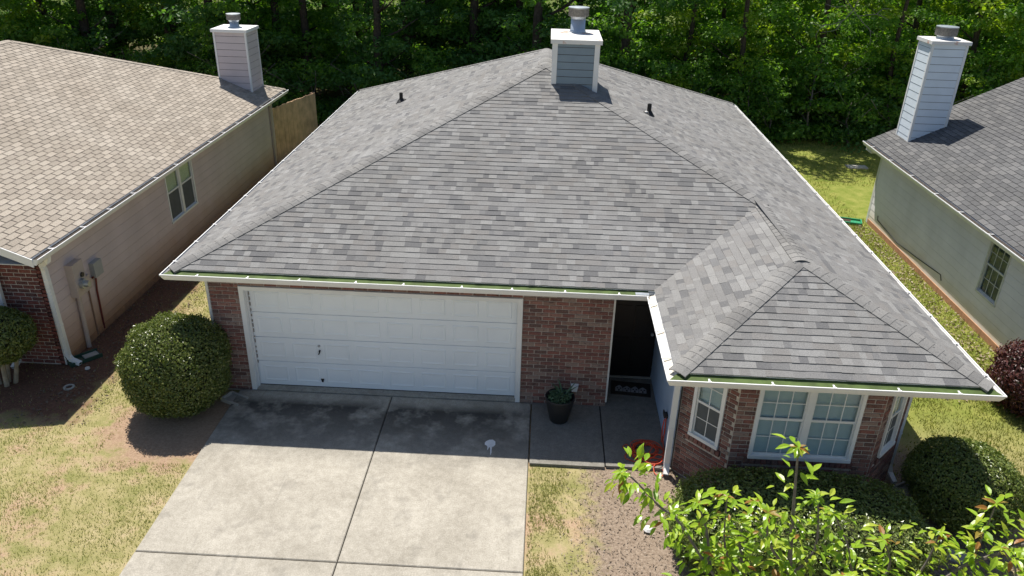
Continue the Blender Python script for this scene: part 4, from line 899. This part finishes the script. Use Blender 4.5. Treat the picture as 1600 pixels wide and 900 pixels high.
# ================================================================== foreground tree
T = Thing('ornamental_tree', 'young leafy tree with bright green and coppery leaves at the lower right', 'tree', (8.25, -6.15, -.05))
br = [[(8.25, -6.15, -.05), (8.2, -6.12, .8), (8.1, -6.1, 1.5), (7.98, -6.05, 2.2), (7.91, -6.0, 2.84), (7.81, -6.0, 3.66)],
      [(8.2, -6.13, 1.0), (7.6, -6.25, 1.6), (7.12, -6.2, 2.19), (6.72, -6.2, 2.82), (6.51, -6.2, 3.0), (6.22, -6.2, 3.33), (6.10, -6.2, 3.40)],
      [(8.1, -6.1, 1.4), (7.6, -5.9, 1.8), (7.3, -6.0, 2.3), (7.22, -6.0, 3.0)], [(8.2, -6.1, 1.0), (8.7, -6.0, 1.6), (8.6, -6.0, 2.3), (8.32, -6.0, 2.85)],
      [(8.2, -6.1, .8), (9.3, -5.9, 1.5), (9.9, -5.85, 2.1), (10.01, -5.8, 2.4), (10.02, -5.8, 2.92)], [(9.1, -5.95, 1.4), (9.5, -5.8, 1.9), (9.57, -5.8, 2.5)],
      [(9.3, -5.9, 1.5), (9.9, -6.3, 2.1), (10.1, -6.3, 2.45), (9.85, -6.3, 2.8)], [(8.15, -6.1, 1.3), (8.3, -6.5, 2.0), (8.35, -6.6, 2.6)], [(8.1, -6.1, 1.2), (7.6, -6.6, 1.9), (7.45, -6.7, 2.35)],
      [(8.2, -6.1, 1.1), (8.9, -6.4, 1.7), (9.1, -6.5, 2.25)], [(7.98, -6.05, 2.1), (7.7, -6.1, 2.5), (7.62, -6.1, 2.9)], [(8.0, -6.05, 2.0), (8.2, -6.05, 2.4), (8.12, -6.0, 3.05)],
      [(8.7, -6.0, 1.5), (9.1, -5.9, 2.0), (8.95, -5.9, 2.45)], [(7.6, -6.25, 1.6), (6.95, -6.35, 1.9), (6.75, -6.4, 2.2)], [(7.6, -5.9, 1.8), (7.5, -5.8, 2.3), (7.62, -5.7, 2.7)], [(9.9, -5.85, 2.1), (10.4, -5.9, 2.5), (10.5, -6, 2.75)],
      [(7.12, -6.2, 2.19), (7.05, -6.1, 2.6), (6.92, -6.05, 2.95)]]
m = MB(); m.tube(spl(br[0], 4), [.055*(1-.85*i/20) for i in range(21)], 9); T.part('trunk', m, M['bark_grey'])
for q in br[1:]:
    m = MB(); sp = spl(q, 4); m.tube(sp, [.019*(1-.75*i/(len(sp)-1))+.002 for i in range(len(sp))], 6); T.part('branch', m, M['bark_grey'])
lm = MB(); prof = [(0, .06), (.18, .62), (.42, 1.0), (.68, .78), (.88, .32), (1, .02)]; vs = []
for t, wd in prof: z = -.32*t*t; vs += [(t, -wd*.2, z+.06*wd), (t, 0, z), (t, wd*.2, z+.06*wd)]
lm.add(vs, [q for i in range(5) for q in ((i*3, i*3+3, i*3+4, i*3+1), (i*3+1, i*3+4, i*3+5, i*3+2))])
lme = [lm.mesh('leaf', M['leaf_cherry']), lm.mesh('leaf', M['leaf_tip'])]
rr = random.Random(21); lv = []
def add_leaf(p, d, L, tip): lv.append((Vector(p), Vector(d).normalized(), L, tip))
for bi, q in enumerate(br):
    sp = spl(q, 6); n = len(sp)
    for i, p in enumerate(sp):
        t = i/(n-1)
        if p.z < 1.5 and bi == 0: continue
        if p.z < 1.3: continue
        dn = (sp[min(i+1, n-1)]-sp[max(i-1, 0)]).normalized()
        for k in range(rr.choice((4, 5, 7, 8)) if t < .85 else 5):
            a = rr.uniform(0, 6.28); s = dn.orthogonal().normalized(); s2 = dn.cross(s); o = (s*math.cos(a)+s2*math.sin(a))
            tw = p+o*rr.uniform(.0, .2)+Vector((rr.gauss(0, .03), rr.gauss(0, .03), rr.gauss(0, .03)))
            add_leaf(tw, o*1.0+dn*rr.uniform(-.1, .5)+Vector((0, 0, rr.uniform(-.35, .2))), rr.uniform(.07, .165), rr.random() < .05)
    p = sp[-1]
    for k in range(9):
        a = 2*math.pi*k/9; add_leaf(p, (math.cos(a), math.sin(a), rr.uniform(-.35, .7)), rr.uniform(.07, .15), k % 4 == 0 and bi % 2 == 0)
lv.sort(key=lambda t: (t[0]-CAM).length-(1.5 if t[0].z > 2 else 0)); rest = [MB(), MB()]
for i, (p, d, L, tip) in enumerate(lv):
    up = Vector((rr.uniform(-.4, .4), rr.uniform(-.4, .4), 1)); s = up.cross(d).normalized(); u2 = d.cross(s)
    M4 = Matrix(((d.x*L, s.x*L, u2.x*L, p.x), (d.y*L, s.y*L, u2.y*L, p.y), (d.z*L, s.z*L, u2.z*L, p.z), (0, 0, 0, 1)))
    if i < 300: T.inst('leaf', lme[1 if tip else 0], M4)
    else: rest[1 if tip else 0].add([M4 @ Vector(v) for v in lm.v], lm.f)
T.part('leaf', rest[0], M['leaf_cherry'], kind='stuff'); T.part('leaf', rest[1], M['leaf_tip'], kind='stuff')

# ================================================================== woods
def crown_mesh(name, seed, h, r, z0, ncl, nleaf, size, mats, flat=.38):
    rs = np.random.RandomState(seed); V = []; F = []; MI = []; off = 0
    for c in range(ncl):
        z = z0+(h-z0)*rs.uniform(0, 1)**1.5; tt = (z-z0)/(h-z0); rad = r*(.55+.6*math.sin(math.pi*min(1, tt*.9+.12)))*rs.uniform(.25, 1.0); a = rs.uniform(0, 6.28)
        ctr = np.array([rad*math.cos(a), rad*math.sin(a), z]); cr_ = rs.uniform(.45, .95)
        def fn(rs2, n):
            d = rs2.normal(size=(n, 3)); d /= np.linalg.norm(d, axis=1)[:, None]; q = d*(rs2.uniform(.15, 1, n)**.6)[:, None]*np.array([cr_, cr_, cr_*flat])
            return ctr+q, d*.5+np.array([0, 0, .75])+rs2.normal(0, .45, (n, 3))
        v, f = leafblades(int(nleaf*cr_*cr_*1.6), size, fn, seed*100+c, .62, .12); V.append(v); F.append(f+off); off += len(v); MI.append(np.full(len(f), rs.choice(len(mats), p=None)))
    return mesh_np(name, np.concatenate(V), np.concatenate(F), mats, midx=np.concatenate(MI))
def trunk_mesh(name, seed, h, r, lean=.4, limbs=9, mat=None):
    rr = random.Random(seed); m = MB(); n = 9; px, py = 0, 0; pts = []
    for i in range(n+1): pts.append((px, py, h*i/n)); px += rr.uniform(-lean, lean)*.3; py += rr.uniform(-lean, lean)*.3
    m.tube(pts, [r*(1.25 if i == 0 else 1)*(1-.8*i/n)+.01 for i in range(n+1)], 8)
    for k in range(limbs):
        i = rr.randint(2, n-1); a = rr.uniform(0, 6.28); L = rr.uniform(1, 2.2); p = Vector(pts[i]); d = Vector((math.cos(a), math.sin(a), .45))
        m.tube([p, p+d*L*.5, p+d*L+Vector((0, 0, .2))], [r*.3, r*.18, .012], 5)
    return m.mesh(name, mat or M['bark'], True)
A, B_, C_ = M['leaf_wood_a'], M['leaf_wood_b'], M['leaf_wood_c']
crowns = [crown_mesh('crown', 1, 12, 2.3, .9, 74, 125, .20, [A, A, B_]), crown_mesh('crown', 2, 13, 2.6, 1.8, 74, 125, .21, [B_, B_, A]), crown_mesh('crown', 3, 11, 2.2, .6, 76, 125, .19, [A, C_, A]),
          crown_mesh('crown', 4, 12, 2.4, .9, 74, 125, .20, [C_, A]), crown_mesh('crown', 5, 13, 2.3, 2.6, 62, 125, .20, [B_, A])]
trunks = [trunk_mesh('trunk', 10+i, 12, (.17, .24, .13, .15, .20)[i]) for i in range(5)]
shr = [crown_mesh('foliage', 21, 2.6, 1.0, .2, 20, 130, .17, [A, B_]), crown_mesh('foliage', 22, 3.4, 1.2, .2, 26, 130, .18, [A, A, B_]), crown_mesh('foliage', 23, 1.9, 1.1, .1, 16, 130, .15, [B_, A]), crown_mesh('foliage', 24, 3.0, 1.0, .2, 22, 120, .17, [C_, A])]
stemm = [trunk_mesh('stem', 40+i, (2.2, 3, 1.6, 2.6)[i], .04, .3, 5, M['bark_grey']) for i in range(4)]
lab = ['mid green tree', 'dark green thick trunked tree', 'fresh green tree', 'yellow green tree', 'high crowned tree']
slab_ = ['dark green shrub', 'tall leafy sapling', 'low dark shrub', 'yellow green sapling']
def zone(x, y, big):
    e = 5+(x-5)*32/(y+12)      # where it shows along the tree line
    z = 'beyond left neighbour roof' if e < -7 else 'right of left neighbour chimney' if e < -1 else 'above main roof left slope' if e < 5 else 'above main roof right slope' if e < 12 else 'beyond back lawn' if e < 18 else 'behind tall white chimney'
    d = ('in front row' if y < 23.4 else 'in middle rows' if y < 31 else 'deep in woods') if big else ('at wood edge' if y < 20.6 else 'just inside wood edge' if y < 24 else 'deeper in woods')
    return d+' '+z
def woods_tree(x, y, k, s=1.0):
    o = bpy.data.objects.new('woodland_tree', None); col.objects.link(o); o.location = (x, y, -.06); o.rotation_euler = (0, 0, rr.uniform(0, 6.28)); o.scale = (s, s, s*rr.uniform(.92, 1.1))
    q = zone(x, y, True); o['label'] = lab[k]+' '+q; o['category'] = 'tree'; o['group'] = lab[k]+' '+q
    link('trunk', trunks[k], o); link('crown', crowns[k], o)
def woods_shrub(x, y, k, s=1.0):
    o = bpy.data.objects.new('woodland_shrub', None); col.objects.link(o); o.location = (x, y, -.06); o.rotation_euler = (0, 0, rr.uniform(0, 6.28)); o.scale = (s, s, s)
    q = zone(x, y, False); o['label'] = slab_[k]+' '+q; o['category'] = 'shrub'; o['group'] = slab_[k]+' '+q
    link('stem', stemm[k], o); link('foliage', shr[k], o)
rr = random.Random(99)
# thick trunks seen over the roof
for (x, y, k) in ((-9.9, 23.5, 1), (-7.0, 24, 4), (-5.7, 23, 4), (-1.05, 23.5, 1), (-.15, 25, 4), (2.0, 23.5, 1), (1.5, 26, 4), (-16.2, 24, 1), (-12.6, 25, 4), (4.0, 25, 4)): woods_tree(x, y, k, 1.05)
for row, (y, step) in enumerate(((21.6, 3.0), (25.0, 3.1), (29, 3.4), (34, 4.2), (41, 5.0), (49, 6))):
    half = (y+12)*.72; x = 5-half
    while x < 5+half+3:
        xx = x+rr.uniform(-.8, .8); yy = y+rr.uniform(-1.1, 1.1)
        left = xx < 7
        if left and row >= 3 and rr.random() < .45: x += step; continue
        if not (left and row == 0 and rr.random() < .55): woods_tree(xx, yy, rr.choice([1, 4, 0, 1, 3]) if left else rr.choice([0, 2, 2, 3, 0, 1]), rr.uniform(.85, 1.15))
        x += step
for row, y in enumerate((19.9, 21.2, 23, 26, 31)):
    half = (y+12)*.72; x = 5-half
    while x < 5+half+2:
        xx = x+rr.uniform(-.5, .5); left = xx < 7
        if rr.random() < (.62 if left else 1): woods_shrub(xx, y+rr.uniform(-.4, .5), rr.choice([0, 2, 2, 1]) if left else rr.choice([0, 1, 1, 2, 3]), rr.uniform(.75, 1.25))
        x += 1.55 if row < 2 else 2.2
# dead branch at the top right
T = Thing('dead_branch', 'bare grey dead branch hanging in the woods at the upper right', 'branch', (16.9, 18.9, 4.2))
for q in ([(16.0, 19, 5.9), (16.6, 18.9, 5.2), (17.1, 18.8, 4.7), (17.65, 18.8, 4.3)], [(16.6, 18.9, 5.2), (16.2, 18.8, 4.8), (15.6, 18.8, 4.65), (15.0, 18.7, 4.7)], [(16.8, 18.85, 5.0), (17.4, 18.7, 5.1), (17.9, 18.7, 4.9)], [(16.2, 18.8, 4.8), (16.0, 18.7, 4.5), (15.5, 18.7, 4.4)], [(16.6, 18.9, 5.2), (16.7, 18.8, 5.7), (17.0, 18.8, 6.2)], [(17.1, 18.8, 4.7), (17.3, 18.7, 4.5), (17.4, 18.7, 4.0)], [(15.6, 18.8, 4.65), (15.4, 18.7, 4.5), (15.3, 18.7, 4.2)], [(17.4, 18.7, 5.1), (17.6, 18.7, 5.3), (17.9, 18.6, 5.3)], [(16.4, 18.9, 5.4), (15.9, 18.8, 5.3), (15.5, 18.8, 5.4)]):
    m = MB(); sp = spl(q, 4); m.tube(sp, [.014*(1-.8*i/(len(sp)-1))+.004 for i in range(len(sp))], 6); T.part('twig', m, M['dead_wood'])
# tan fence far behind the trees
T = Thing('wood_fence', 'tan board fence glimpsed far behind the tree trunks', 'fence', (-4, 37, -.05)); ff = Frame((-14, 37.5, 0), (1, -.02, 0), (-.02, -1, 0))
for i in range(120):
    m = MB(); ff.box(m, i*.15+.003, (i+1)*.15-.003, -.05, 1.85+rr.uniform(-.02, .02), rr.uniform(0, .004), .025); T.part('plank', m, M['post_wood'])

# ================================================================== grass, litter, mulch chips
def blades(n, rect, seed, hgt, wid, mask, lean=.7):
    rs = np.random.RandomState(seed); x = rs.uniform(rect[0], rect[1], n); y = rs.uniform(rect[2], rect[3], n); k = mask(x, y, rs); x, y = x[k], y[k]; n = len(x)
    a = rs.uniform(0, 6.28, n); h = hgt*rs.uniform(.5, 1.4, n); wv = wid*rs.uniform(.6, 1.3, n); la = rs.uniform(0, 6.28, n); ld = h*lean*rs.uniform(.2, 1.3, n)
    base = np.stack([x, y, np.full(n, -.052)], 1); s = np.stack([np.cos(a)*wv, np.sin(a)*wv, np.zeros(n)], 1); tip = base+np.stack([np.cos(la)*ld, np.sin(la)*ld, h], 1)
    return np.stack([base-s, base+s, tip], 1).reshape(-1, 3), np.arange(n*3).reshape(-1, 3)
def vnoise(x, y, sc, seed):
    rs = np.random.RandomState(seed); out = 0
    for i in range(7):
        th = rs.uniform(0, 6.28); f = sc*rs.uniform(.5, 2.2); out = out+np.sin((x*math.cos(th)+y*math.sin(th))*f+rs.uniform(0, 6.28))
    return out/7
def mk_left(x, y, rs):
    d = .75+1.1*vnoise(x, y, 2.2, 1)
    d = np.where((x < -2.9) & (y > -1.5), .06, d); d = np.where((x > -2.0) & (y > -2.35) & (y < .4), 0, d)
    return (rs.uniform(0, 1, len(x)) < d) & (x < -.36)
v, f = blades(200000, (-7.5, -.36, -6, 13), 1, .042, .0055, mk_left); o = link('grass', mesh_np('grass', v, f, M['grass'])); o['kind'] = 'stuff'
def mk_back(x, y, rs): return rs.uniform(0, 1, len(x)) < np.where(x > 15.1, y > 10.6, 1)*(.75+.6*vnoise(x, y, 1.6, 2))*np.where((x > 11.15) & (x < 15.1) | (y > 13.9), 1, 0)
v, f = blades(40000, (12.4, 15.2, -2, 10.6), 12, .06, .008, lambda x, y, rs: rs.uniform(0, 1, len(x)) < .6+.8*vnoise(x, y, 3, 4)); o = link('grass', mesh_np('grass', v, f, M['grass_green'])); o['kind'] = 'stuff'
v, f = blades(190000, (-8, 22, -5.5, 20.6), 2, .07, .010, mk_back); o = link('grass', mesh_np('grass', v, f, M['grass_green'])); o['kind'] = 'stuff'
def mk_strip(x, y, rs): return rs.uniform(0, 1, len(x)) < (.6+1.2*vnoise(x, y, 2.8, 5))*np.where(x > 5.75+.1*np.sin(y*5), .18, 1)
v, f = blades(26000, (5.22, 6.25, -7, -1.92), 3, .045, .006, mk_strip); o = link('grass', mesh_np('grass', v, f, M['grass'])); o['kind'] = 'stuff'
def scatter(n, rect, seed, size, z, mask, name, mat, aspect=.6):
    def fn(rs, n):
        x = rs.uniform(rect[0], rect[1], n); y = rs.uniform(rect[2], rect[3], n); k = mask(x, y, rs); x, y = x[k], y[k]; n = len(x)
        return np.stack([x, y, z+rs.uniform(0, .03, n)], 1), rs.normal(0, .45, (n, 3))+np.array([0, 0, 1.])
    v, f = leafblades(n, size, fn, seed, aspect); o = link(name, mesh_np(name, v, f, mat)); o['kind'] = 'stuff'
scatter(2600, (13.2, 15.15, .5, 10.2), 5, .07, -.03, lambda x, y, rs: rs.uniform(0, 1, len(x)) < .25+.75*(x-13.2)/1.9+.4*vnoise(x, y, 3, 8), 'leaf_litter', M['litter'])
scatter(1500, (-4, -2.6, -1.5, 10), 6, .06, -.035, lambda x, y, rs: rs.uniform(0, 1, len(x)) < .8, 'leaf_litter', simple('dull_leaf_litter', (.16, .12, .085), .9, .3, 9))
scatter(16000, (5.7, 12.6, -8, -1.0), 7, .05, -.046, lambda x, y, rs: (rs.uniform(0, 1, len(x)) < .8) & (x > 6.0+.5*vnoise(x, y, 3, 3)+.25*rs.normal(size=len(x))) & ~((x > 7.5) & (y > -1.85) & (x < 11.1)), 'mulch_chips', M['chips'], .3)
